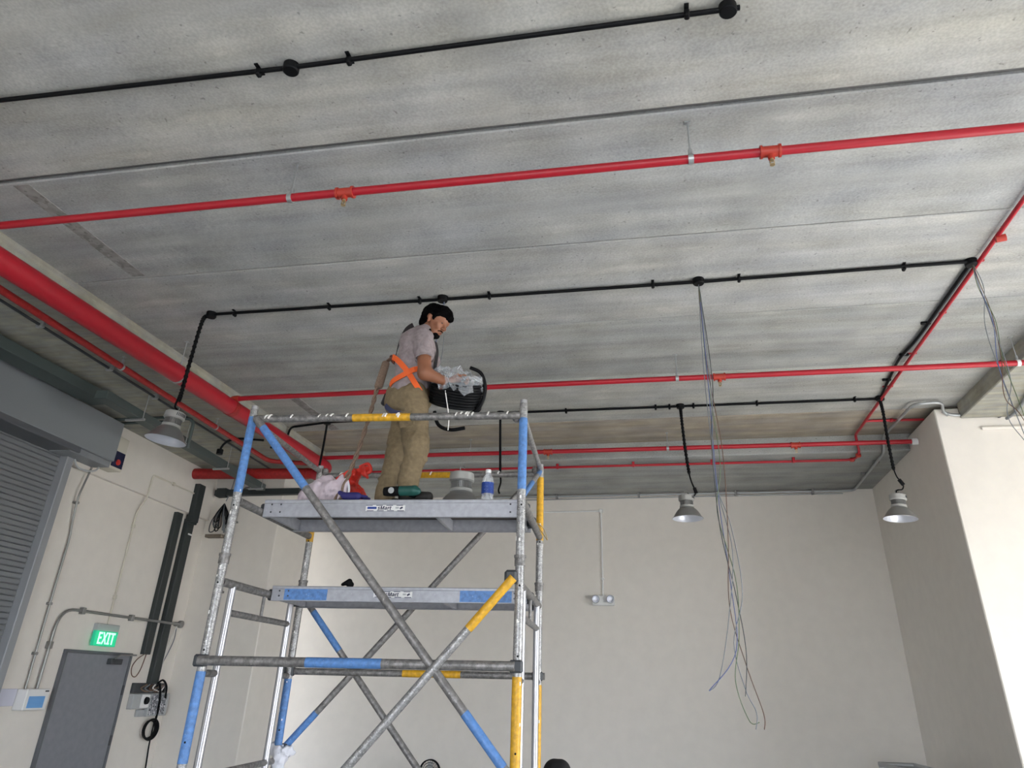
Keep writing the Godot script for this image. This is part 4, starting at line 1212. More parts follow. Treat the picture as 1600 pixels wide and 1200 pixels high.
# ---------------------------------------------------------------- things on the deck
func build_platform_things() -> void:
	var y := 1.175
	# bottle
	var bt := thing("water_bottle", "clear plastic water bottle with a blue label and white cap on the deck", "bottle")
	var xf := Transform3D(Basis.from_scale(Vector3(1.45, 1.3, 1.45)), V(-1.29, y, -5.3))
	var m := MB.new()
	m.lathe([Vector2(0.0, 0.006), Vector2(0.026, 0.002), Vector2(0.031, 0.01), Vector2(0.032, 0.05), Vector2(0.030, 0.06), Vector2(0.032, 0.07), Vector2(0.032, 0.14), Vector2(0.028, 0.165), Vector2(0.016, 0.19), Vector2(0.013, 0.195), Vector2(0.013, 0.205)], xf, 24)
	put(m, "body", M.pet, bt)
	m = MB.new()
	m.lathe([Vector2(0.0325, 0.075), Vector2(0.0325, 0.14)], xf, 24)
	put(m, "wrapper", M.label_blue, bt)
	m = MB.new()
	m.lathe([Vector2(0.015, 0.198), Vector2(0.015, 0.216), Vector2(0.013, 0.219), Vector2(0.0, 0.219)], xf, 18)
	put(m, "cap", M.white, bt)
	# power tool
	var dr := thing("power_drill", "black and dark green power drill lying on the deck by the worker's foot", "power tool")
	var z := -4.99
	m = MB.new()
	m.field([[V(-1.86, y + 0.06, z), V(-1.76, y + 0.06, z), 0.036, 0.036], [V(-1.76, y + 0.06, z), V(-1.735, y + 0.055, z), 0.036, 0.026]], 0.006, 0.01)
	put(m, "motor_body", M.teal, dr)
	m = MB.new()
	m.tube([V(-1.99, y + 0.058, z), V(-1.97, y + 0.058, z), V(-1.93, y + 0.058, z), V(-1.87, y + 0.06, z)], [0.03, 0.034, 0.036, 0.035], 18)
	put(m, "chuck", M.black_soft, dr)
	m = MB.new()
	m.tube([V(-1.925, y + 0.058, z + 0.03), V(-1.925, y + 0.058, z + 0.038)], 0.022, 16)
	put(m, "badge", M.plastic_grey, dr)
	m = MB.new()
	m.field([[V(-1.79, y + 0.04, z - 0.02), V(-1.76, y + 0.04, z - 0.14), 0.022, 0.024]], 0.006, 0.01)
	put(m, "handle", M.black, dr)
	slab("battery", M.black, dr, V(-1.82, y + 0.002, z - 0.22), V(-1.71, y + 0.075, z - 0.15), 0.01)
	# plastic bags
	var nz := noise(12, 9.0, 3)
	var bw := thing("plastic_bag", "crumpled pale pink white plastic bag on the left of the deck", "bag")
	m = MB.new()
	m.field([[V(-2.62, y + 0.07, -5.1), V(-2.42, y + 0.08, -5.12), 0.075, 0.09], [V(-2.55, y + 0.14, -5.1), V(-2.5, y + 0.2, -5.12), 0.06, 0.035], [V(-2.42, y + 0.12, -5.08), V(-2.37, y + 0.18, -5.07), 0.055, 0.02], [V(-2.36, y + 0.06, -5.07), V(-2.33, y + 0.15, -5.06), 0.04, 0.015], [V(-2.66, y + 0.04, -5.1), V(-2.68, y + 0.04, -5.12), 0.04, 0.04]], 0.012, 0.05, nz, 0.03)
	put(m, "film", M.bag_white, bw)
	tb("handle_loop", M.rag, bw, curve([V(-2.36, y + 0.16, -5.06), V(-2.32, y + 0.17, -5.05), V(-2.29, y + 0.1, -5.04), V(-2.29, y + 0.03, -5.04)]), 0.009, 6)
	var br := thing("plastic_bag", "crumpled red plastic bag behind the pale bag", "bag")
	m = MB.new()
	m.field([[V(-2.55, y + 0.1, -5.33), V(-2.4, y + 0.12, -5.35), 0.09, 0.1], [V(-2.48, y + 0.24, -5.33), V(-2.4, y + 0.28, -5.34), 0.06, 0.05], [V(-2.38, y + 0.28, -5.33), V(-2.33, y + 0.34, -5.33), 0.045, 0.025], [V(-2.3, y + 0.32, -5.32), V(-2.28, y + 0.26, -5.32), 0.02, 0.014]], 0.012, 0.05, nz, 0.04)
	put(m, "film", M.bag_red, br)
	tb("handle_loop", M.bag_red, br, curve([V(-2.35, y + 0.34, -5.32), V(-2.28, y + 0.36, -5.31), V(-2.25, y + 0.3, -5.31), V(-2.32, y + 0.28, -5.31)]), 0.014, 6)
	var pl := thing("glove", "dark blue purple work glove lying on the deck edge", "glove")
	m = MB.new()
	m.field([[V(-2.3, y + 0.035, -5.0), V(-2.2, y + 0.03, -5.0), 0.026, 0.03], [V(-2.2, y + 0.035, -5.0), V(-2.12, y + 0.022, -4.99), 0.014, 0.01], [V(-2.2, y + 0.03, -5.03), V(-2.12, y + 0.02, -5.04), 0.012, 0.01], [V(-2.31, y + 0.045, -5.0), V(-2.34, y + 0.06, -5.0), 0.018, 0.016]], 0.006, 0.012)
	put(m, "cloth", M.purple, pl)
	# little black item on the lower deck
	var kn := thing("door_wedge", "small black wedge lying on the lower deck", "wedge")
	m = MB.new()
	m.field([[S(0.55, 0.64, 0.8), S(0.6, 0.66, 0.8), 0.012, 0.022], [S(0.6, 0.64, 0.8), S(0.62, 0.64, 0.8), 0.02, 0.018]], 0.006, 0.01)
	put(m, "body", M.black_soft, kn)

# ---------------------------------------------------------------- the worker
func build_worker() -> void:
	var t := thing("person", "worker in grey shirt, khaki trousers and orange harness standing on the upper deck", "person")
	var zc := -5.2
	var pel := V(-1.95, 2.03, zc)
	var nr := V(-1.885, 2.6, zc)
	# joints, right side is nearer to the viewer
	var sh_r := V(-1.81, 2.465, zc + 0.19)
	var el_r := V(-1.75, 2.14, zc + 0.25)
	var wr_r := V(-1.585, 2.08, zc + 0.19)
	var ha_r := V(-1.51, 2.125, zc + 0.14)
	var sh_l := V(-1.88, 2.45, zc - 0.19)
	var el_l := V(-1.8, 2.15, zc - 0.24)
	var wr_l := V(-1.61, 2.12, zc - 0.2)
	var ha_l := V(-1.54, 2.14, zc - 0.15)
	var hip_r := V(-1.89, 1.98, zc + 0.1)
	var kn_r := V(-1.805, 1.58, zc + 0.13)
	var an_r := V(-1.84, 1.275, zc + 0.12)
	var hip_l := V(-1.98, 1.98, zc - 0.09)
	var kn_l := V(-2.04, 1.61, zc - 0.1)
	var an_l := V(-2.09, 1.275, zc - 0.08)
	# head frame: facing right, turned a little to the viewer, bowed
	var fwd := Vector3(cos(0.52) * cos(0.16), -sin(0.52), cos(0.52) * sin(0.16)).normalized()
	var side := fwd.cross(Vector3.UP).normalized()
	var up := side.cross(fwd).normalized()
	var hb := Basis(fwd, up, side)
	var hc := V(-1.78, 2.70, zc + 0.02)
	var H := func(x: float, y: float, z: float) -> Vector3:
		return hc + hb * (Vector3(x, y, z) * 1.06)
	# one body: trunk and limbs on a coarse grid, head and hands on fine ones
	var m := MB.new()
	var body := [
		[pel + Vector3(0, 0, 0.07), pel + Vector3(0, 0, -0.07), 0.1, 0.1], [pel, V(-1.94, 2.3, zc), 0.1, 0.11],
		[V(-1.93, 2.35, zc + 0.07), V(-1.9, 2.5, zc + 0.1), 0.095, 0.08], [V(-1.93, 2.35, zc - 0.07), V(-1.9, 2.5, zc - 0.1), 0.095, 0.08],
		[sh_r, sh_l, 0.06, 0.06], [nr, V(-1.82, 2.67, zc + 0.01), 0.06, 0.055],
		[sh_r, el_r, 0.06, 0.052], [el_r, wr_r, 0.053, 0.035], [sh_l, el_l, 0.054, 0.046], [el_l, wr_l, 0.045, 0.031],
		[hip_r, kn_r, 0.085, 0.06], [kn_r, an_r, 0.056, 0.038], [hip_l, kn_l, 0.085, 0.06], [kn_l, an_l, 0.056, 0.038]]
	m.field(body, 0.013, 0.03)
	# head
	var head := [
		[H.call(-0.035, 0.03, 0), H.call(0.025, 0.04, 0), 0.092, 0.088],
		[H.call(0.02, -0.01, 0.0), H.call(0.045, -0.07, 0), 0.075, 0.052],
		[H.call(0.055, -0.085, 0.012), H.call(0.055, -0.085, -0.012), 0.032, 0.032],
		[H.call(0.07, 0.03, 0.03), H.call(0.07, 0.03, -0.03), 0.026, 0.026],
		[H.call(0.06, -0.02, 0.04), H.call(0.065, -0.03, 0.035), 0.028, 0.025], [H.call(0.06, -0.02, -0.04), H.call(0.065, -0.03, -0.035), 0.028, 0.025],
		[H.call(0.09, 0.018, 0), H.call(0.115, -0.026, 0), 0.009, 0.014], [H.call(0.1, -0.028, 0.013), H.call(0.1, -0.028, -0.013), 0.009, 0.009],
		[H.call(0.092, -0.058, 0.015), H.call(0.092, -0.058, -0.015), 0.008, 0.008], [H.call(0.09, -0.07, 0.012), H.call(0.09, -0.07, -0.012), 0.008, 0.008],
		[H.call(-0.03, -0.06, 0), nr + Vector3(0.02, 0, 0), 0.058, 0.062]]
	for sg in [-1.0, 1.0]:
		head.append([H.call(-0.012, 0.012, 0.086 * sg), H.call(-0.006, -0.03, 0.083 * sg), 0.014, 0.009])
		head.append([H.call(-0.022, 0.0, 0.09 * sg), H.call(-0.02, 0.018, 0.09 * sg), 0.009, 0.009])
	m.field(head, 0.005, 0.014)
	# hands with five bent fingers
	hand(m, wr_r, ha_r, Vector3(0.35, -0.9, -0.2), Vector3(0.2, 0.4, 0.9), 1.0)
	hand(m, wr_l, ha_l, Vector3(0.3, -0.9, 0.3), Vector3(0.2, 0.4, -0.9), -1.0)
	put(m, "body", M.skin, t)
	# face details
	for sg in [-1.0, 1.0]:
		m = MB.new()
		m.ball(H.call(0.087, 0.008, 0.034 * sg), Vector3(0.008, 0.007, 0.013), hb, 10)
		put(m, "eye", M.eye, t)
		m = MB.new()
		m.tube([H.call(0.099, 0.026, 0.014 * sg), H.call(0.096, 0.031, 0.032 * sg), H.call(0.08, 0.026, 0.052 * sg)], [0.004, 0.005, 0.003], 6)
		put(m, "eyebrow", M.hair, t)
	m = MB.new()
	m.tube([H.call(0.096, -0.064, 0.02), H.call(0.1, -0.064, 0), H.call(0.096, -0.064, -0.02)], [0.003, 0.006, 0.003], 6)
	put(m, "mouth", M.lip, t)
	m = MB.new()
	m.tube([H.call(0.086, -0.062, 0.03), H.call(0.1, -0.05, 0.012), H.call(0.103, -0.048, 0), H.call(0.1, -0.05, -0.012), H.call(0.086, -0.062, -0.03)], [0.004, 0.006, 0.005, 0.006, 0.004], 6)
	put(m, "moustache", M.hair, t)
	m = MB.new()
	m.field([[H.call(0.07, -0.095, 0.014), H.call(0.07, -0.095, -0.014), 0.028, 0.028], [H.call(0.06, -0.11, 0.0), H.call(0.06, -0.125, 0), 0.024, 0.016], [H.call(0.03, -0.085, 0.045), H.call(0.055, -0.1, 0.02), 0.014, 0.018], [H.call(0.03, -0.085, -0.045), H.call(0.055, -0.1, -0.02), 0.014, 0.018]], 0.005, 0.014)
	put(m, "beard", M.hair, t)
	# hair: thick on top, swept forward over the brow
	m = MB.new()
	var hair := [[H.call(-0.045, 0.055, 0.02), H.call(0.03, 0.075, 0.015), 0.088, 0.078], [H.call(-0.045, 0.055, -0.02), H.call(0.03, 0.075, -0.015), 0.088, 0.078],
		[H.call(0.04, 0.085, 0.02), H.call(0.1, 0.075, 0.012), 0.055, 0.03], [H.call(0.04, 0.085, -0.02), H.call(0.1, 0.075, -0.012), 0.055, 0.03],
		[H.call(-0.06, 0.02, 0.03), H.call(-0.075, -0.04, 0.02), 0.072, 0.05], [H.call(-0.06, 0.02, -0.03), H.call(-0.075, -0.04, -0.02), 0.072, 0.05],
		[H.call(0.03, 0.05, 0.066), H.call(0.022, 0.008, 0.076), 0.028, 0.012], [H.call(0.03, 0.05, -0.066), H.call(0.022, 0.008, -0.076), 0.028, 0.012]]
	m.field(hair, 0.006, 0.02, noise(5, 40.0, 2), 0.006)
	put(m, "hair", M.hair, t)
	# shirt
	m = MB.new()
	var fold := noise(9, 11.0, 3)
	var shirt := [
		[V(-1.95, 2.08, zc + 0.08), V(-1.95, 2.08, zc - 0.08), 0.125, 0.125], [V(-1.945, 2.1, zc + 0.05), V(-1.93, 2.32, zc + 0.06), 0.125, 0.13], [V(-1.945, 2.1, zc - 0.05), V(-1.93, 2.32, zc - 0.06), 0.125, 0.13],
		[V(-1.93, 2.32, zc + 0.07), V(-1.905, 2.49, zc + 0.11), 0.125, 0.1], [V(-1.93, 2.32, zc - 0.07), V(-1.905, 2.49, zc - 0.11), 0.125, 0.1],
		[V(-1.96, 2.5, zc + 0.08), V(-1.96, 2.5, zc - 0.08), 0.09, 0.09], [V(-1.88, 2.55, zc + 0.1), V(-1.89, 2.54, zc - 0.1), 0.075, 0.075],
		[V(-1.87, 2.16, zc + 0.06), V(-1.85, 2.38, zc + 0.06), 0.1, 0.11], [V(-1.87, 2.16, zc - 0.06), V(-1.85, 2.38, zc - 0.06), 0.1, 0.11],
		[V(-1.9, 2.6, zc + 0.02), V(-1.84, 2.62, zc + 0.02), 0.072, 0.066],
		[sh_r + Vector3(-0.01, 0.01, -0.02), sh_r.lerp(el_r, 0.42), 0.088, 0.074], [sh_l, sh_l.lerp(el_l, 0.45), 0.083, 0.07]]
	m.field(shirt, 0.011, 0.035, fold, 0.013)
	put(m, "shirt", M.shirt, t)
	m = MB.new()
	var cuff := sh_r.lerp(el_r, 0.6)
	var cd := (el_r - sh_r).normalized()
	m.tube([cuff - cd * 0.012, cuff + cd * 0.004], 0.072, 18, false)
	put(m, "sleeve_hem", M.shirt, t)
	# trousers
	m = MB.new()
	var tr := [
		[V(-1.99, 2.05, zc + 0.07), V(-1.99, 2.05, zc - 0.07), 0.12, 0.12], [V(-1.9, 2.05, zc + 0.07), V(-1.9, 2.05, zc - 0.07), 0.118, 0.118],
		[V(-2.0, 1.97, zc + 0.08), V(-2.0, 1.97, zc - 0.08), 0.122, 0.122],
		[hip_r, kn_r, 0.13, 0.095], [kn_r, an_r + Vector3(0, 0.05, 0), 0.092, 0.074], [hip_l, kn_l, 0.12, 0.09], [kn_l, an_l + Vector3(0, 0.04, 0), 0.086, 0.07],
		[an_r + Vector3(-0.01, 0.05, 0), an_r + Vector3(0, -0.02, 0), 0.076, 0.07], [an_l + Vector3(0, 0.04, 0), an_l + Vector3(-0.01, -0.03, 0), 0.072, 0.072]]
	# creases: thin ridges across the knees, the hips and above the hems
	for q in [[kn_r, 0.088, 0.05, 0.5], [kn_r, 0.09, -0.02, 0.3], [kn_r, 0.086, -0.08, -0.3], [kn_l, 0.084, 0.04, 0.4], [kn_l, 0.082, -0.07, -0.4], [an_r, 0.07, 0.12, 0.5], [an_l, 0.074, 0.14, -0.3], [hip_r, 0.122, -0.12, 0.7], [hip_r, 0.124, -0.05, 0.5], [hip_l, 0.11, -0.12, 0.5]]:
		for side_k in 3:
			var a0 := -0.6 + side_k * 1.1
			var pa := (q[0] as Vector3) + Vector3(cos(a0) * q[1], q[2], sin(a0) * q[1])
			var pb := (q[0] as Vector3) + Vector3(cos(a0 + 0.9) * q[1], q[2] + q[3] * 0.07, sin(a0 + 0.9) * q[1])
			tr.append([pa, pb, 0.009, 0.006])
	m.field(tr, 0.011, 0.024, noise(15, 7.0, 2), 0.011)
	put(m, "trousers", M.trouser, t)
	m = MB.new()
	m.box(hip_r + Vector3(0.02, -0.2, 0.125), Vector3(0.12, 0.13, 0.02), Basis(Vector3.BACK, 0.2) * Basis(Vector3.UP, 0.1), 0.008)
	put(m, "cargo_pocket", M.trouser, t)
	# shoes
	for an in [an_r, an_l]:
		m = MB.new()
		var b := Vector3(an.x, EYE + 1.215, an.z)
		m.field([[b + Vector3(-0.03, 0, 0), b + Vector3(0.16, -0.005, 0), 0.042, 0.036], [b + Vector3(-0.01, 0.01, 0), b + Vector3(0, 0.07, 0), 0.045, 0.045]], 0.009, 0.02)
		put(m, "shoe", M.shoe, t)
	# harness straps lying on shirt
	strap(t, "harness_strap", M.orange, [V(-2.105, 2.36, zc + 0.03), V(-2.07, 2.34, zc + 0.15), V(-1.99, 2.27, zc + 0.195), V(-1.91, 2.18, zc + 0.2), V(-1.84, 2.08, zc + 0.2), V(-1.8, 2.02, zc + 0.17)], 0.022)
	strap(t, "harness_strap", M.orange, [V(-2.09, 2.08, zc + 0.1), V(-2.04, 2.11, zc + 0.18), V(-1.95, 2.15, zc + 0.205), V(-1.86, 2.2, zc + 0.195), V(-1.79, 2.23, zc + 0.13)], 0.022)
	strap(t, "harness_strap", M.strap_dark, [V(-1.94, 2.64, zc + 0.1), V(-2.0, 2.6, zc + 0.1), V(-2.055, 2.5, zc + 0.08), V(-2.085, 2.4, zc + 0.05), V(-2.1, 2.35, zc + 0.03)], 0.028)
	strap(t, "harness_strap", M.strap_dark, [V(-1.94, 2.64, zc - 0.1), V(-2.0, 2.6, zc - 0.1), V(-2.055, 2.5, zc - 0.06), V(-2.1, 2.36, zc)], 0.025)
	strap(t, "harness_strap", M.strap_dark, [V(-1.75, 2.5, zc + 0.05), V(-1.725, 2.4, zc + 0.06), V(-1.735, 2.25, zc + 0.06)], 0.016)
	strap(t, "thigh_strap", mat(Color(0.22, 0.24, 0.36), 0.8), [V(-2.1, 1.98, zc + 0.1), V(-2.07, 1.91, zc + 0.17), V(-1.98, 1.84, zc + 0.225), V(-1.88, 1.82, zc + 0.22)], 0.018)
	m = MB.new()
	m.box(V(-2.115, 2.37, zc + 0.03), Vector3(0.03, 0.07, 0.06), Basis(Vector3.BACK, 0.4), 0.008)
	put(m, "back_ring_plate", mat(Color(0.35, 0.2, 0.18), 0.7), t)
	m = MB.new()
	m.box(V(-2.1, 1.99, zc + 0.1), Vector3(0.06, 0.1, 0.05), Basis(Vector3.BACK, -0.3), 0.01)
	put(m, "tool_pouch", M.strap_dark, t)
	# lanyard with shock pack
	var ly := thing("safety_lanyard", "frayed brown safety lanyard hanging from the harness down to the deck", "lanyard")
	m = MB.new()
	m.field([[V(-2.165, 2.32, zc + 0.07), V(-2.2, 2.12, zc + 0.08), 0.025, 0.025], [V(-2.15, 2.32, zc + 0.06), V(-2.18, 2.12, zc + 0.07), 0.022, 0.022]], 0.008, 0.015)
	put(m, "shock_pack", M.rope, ly)
	strap(ly, "webbing", M.rope, [V(-2.12, 2.37, zc + 0.05), V(-2.15, 2.34, zc + 0.07), V(-2.16, 2.3, zc + 0.08)], 0.02)
	var spine := curve([V(-2.2, 2.12, zc + 0.08), V(-2.215, 2.0, zc + 0.08), V(-2.24, 1.85, zc + 0.08), V(-2.27, 1.65, zc + 0.1), V(-2.3, 1.48, zc + 0.12), V(-2.345, 1.34, zc + 0.13), V(-2.39, 1.185, zc + 0.15)], 14)
	for k in 2:
		var pts := []
		for i in spine.size():
			var f := float(i) / (spine.size() - 1)
			var loose := maxf(0.0, f - 0.68) * 0.16
			var an := i * 0.42 + PI * k
			pts.append(spine[i] + Vector3(cos(an) * 0.009 + (loose if k == 1 else 0.0), 0, sin(an) * 0.009 + (loose if k == 1 else 0.0)))
		tb("rope_strand", M.rope, ly, pts, 0.0105, 8)
	# coil of black conduit
	var co := thing("cable_coil", "big coil of black corrugated conduit held in the worker's hands", "cable coil")
	var ctr := V(-1.565, 2.07, zc - 0.02)
	var axis := Vector3(0.24, 0.84, 0.46).normalized()
	var u := axis.cross(Vector3.BACK).normalized()
	var w := axis.cross(u)
	var turns := 9
	m = MB.new()
	var path := []
	for i in turns * 28 + 1:
		var a := TAU * i / 28.0
		var hgt := (float(i) / (turns * 28) - 0.5) * 0.2
		var rad := 0.204 + 0.008 * sin(i * 0.23)
		path.append(ctr + (u * cos(a) + w * sin(a)) * rad + axis * hgt)
	m.tube(path, 0.0145, 8)
	path = []
	for i in 7 * 28 + 1:
		var a := TAU * i / 28.0 + 0.3
		var hgt := (float(i) / (7 * 28) - 0.5) * 0.19
		path.append(ctr + (u * cos(a) + w * sin(a)) * 0.176 + axis * hgt)
	m.tube(path, 0.0145, 8)
	put(m, "windings", M.black, co)
	tb("loose_loop", M.black, co, curve([ctr + Vector3(0.13, 0.17, 0.1), ctr + Vector3(0.22, 0.12, 0.08), ctr + Vector3(0.25, -0.01, 0.05), ctr + Vector3(0.2, -0.14, 0.02), ctr + Vector3(0.1, -0.2, 0.0)], 8), 0.0145, 10)
	tb("loose_end", M.black, co, curve([ctr + Vector3(-0.16, -0.16, 0.03), ctr + Vector3(-0.12, -0.27, 0.03), ctr + Vector3(-0.02, -0.32, 0.04), ctr + Vector3(0.1, -0.31, 0.04)], 8), 0.0145, 10)
	tb("tie_string", M.drip, co, curve([ctr + Vector3(-0.04, 0.1, 0.2), ctr + Vector3(-0.03, -0.05, 0.2), ctr + Vector3(0.0, -0.25, 0.16), ctr + Vector3(0.0, -0.36, 0.15)], 8), 0.004, 6)
	# clear wrap bunched in the top
	var pw := thing("plastic_wrap", "crumpled clear plastic wrap round the top of the cable coil", "plastic wrap")
	m = MB.new()
	var wn := noise(20, 1.0, 2)
	var N := 48
	var R := 9
	var top := ctr + axis * 0.1
	var grid := []
	for j in R:
		for i in N:
			var a := TAU * i / N
			var q := float(j) / (R - 1)
			var rad := lerpf(0.05, 0.226, sqrt(q)) + 0.02 * wn.get_noise_2d(cos(a) * 3.0 + j * 0.7, sin(a) * 3.0)
			var hgt := 0.02 + 0.045 * sin(q * PI) - (0.06 if j == R - 1 else 0.0) + 0.05 * wn.get_noise_2d(cos(a) * 4.0 + 9.0, sin(a) * 4.0 + j * 0.9)
			grid.append(top + (u * cos(a) + w * sin(a)) * rad + axis * hgt)
	for j in R - 1:
		for i in N:
			var i2 := (i + 1) % N
			if sin(TAU * i / N + 0.9) > 0.75:
				continue
			m.quad_flat(grid[j * N + i], grid[j * N + i2], grid[(j + 1) * N + i2], grid[(j + 1) * N + i], axis)
	put(m, "film", M.wrap, pw)
	for i in 16:
		var k := rng.randi_range(0, N - 1)
		var j := rng.randi_range(0, R - 4)
		var pts := []
		for q in 4:
			pts.append(grid[(j + q) * N + (k + q * (i % 3 - 1) + N) % N] + axis * 0.003)
		tb("crease", M.crease, pw, pts, 0.0014, 4)

func strap(parent: Node, called: String, m: Material, pts: Array, w: float) -> void:
	# flat webbing: follows the points, broad side facing outwards
	var c := curve(pts, 5) if pts.size() < 12 else pts
	var mb := MB.new()
	var n := c.size()
	var mid := V(-1.94, 2.3, -5.2)
	for i in n - 1:
		var quads := []
		for k in [i, i + 1]:
			var d: Vector3 = (c[mini(k + 1, n - 1)] - c[maxi(k - 1, 0)]).normalized()
			var o: Vector3 = c[k] - Vector3(mid.x, c[k].y, mid.z)
			o = (o - d * o.dot(d)).normalized()
			var s := d.cross(o)
			quads.append([c[k] + s * w + o * 0.002, c[k] - s * w + o * 0.002, c[k] + s * w - o * 0.003, c[k] - s * w - o * 0.003, o, s])
		var a: Array = quads[0]
		var b: Array = quads[1]
		mb.quad_flat(a[0], b[0], b[1], a[1], a[4])
		mb.quad_flat(a[2], b[2], b[3], a[3], -a[4])
		mb.quad_flat(a[0], b[0], b[2], a[2], a[5])
		mb.quad_flat(a[1], b[1], b[3], a[3], -a[5])
	put(mb, called, m, parent)

func hand(m: MB, wrist: Vector3, palm: Vector3, down: Vector3, out: Vector3, sg: float) -> void:
	var d := (palm - wrist).normalized()
	var o := (out - d * out.dot(d)).normalized()
	var g := d.cross(o) * sg
	if g.dot(down) < 0:
		g = -g
	var caps := [[wrist, palm + d * 0.01, 0.029, 0.024], [palm + o * 0.018, wrist.lerp(palm, 0.3) + o * 0.01, 0.02, 0.018], [palm - o * 0.018, wrist.lerp(palm, 0.3) - o * 0.01, 0.02, 0.018]]
	var len := [0.034, 0.04, 0.037, 0.03]
	for i in 4:
		var b := palm + d * 0.02 + o * (0.03 - 0.02 * i)
		var k1: Vector3 = b + (d * 0.8 + g * 0.5).normalized() * len[i]
		var k2: Vector3 = k1 + (d * 0.2 + g).normalized() * len[i] * 0.8
		var k3: Vector3 = k2 + (g - d * 0.5).normalized() * len[i] * 0.65
		caps.append([b, k1, 0.0095, 0.009])
		caps.append([k1, k2, 0.009, 0.0082])
		caps.append([k2, k3, 0.0082, 0.007])
	var tb0 := wrist.lerp(palm, 0.55) + o * 0.03
	var t1 := tb0 + (o * 0.7 + d * 0.6 + g * 0.3).normalized() * 0.04
	caps.append([tb0, t1, 0.013, 0.0105])
	caps.append([t1, t1 + (d * 0.6 + g * 0.8).normalized() * 0.032, 0.0105, 0.008])
	m.field(caps, 0.004, 0.006)

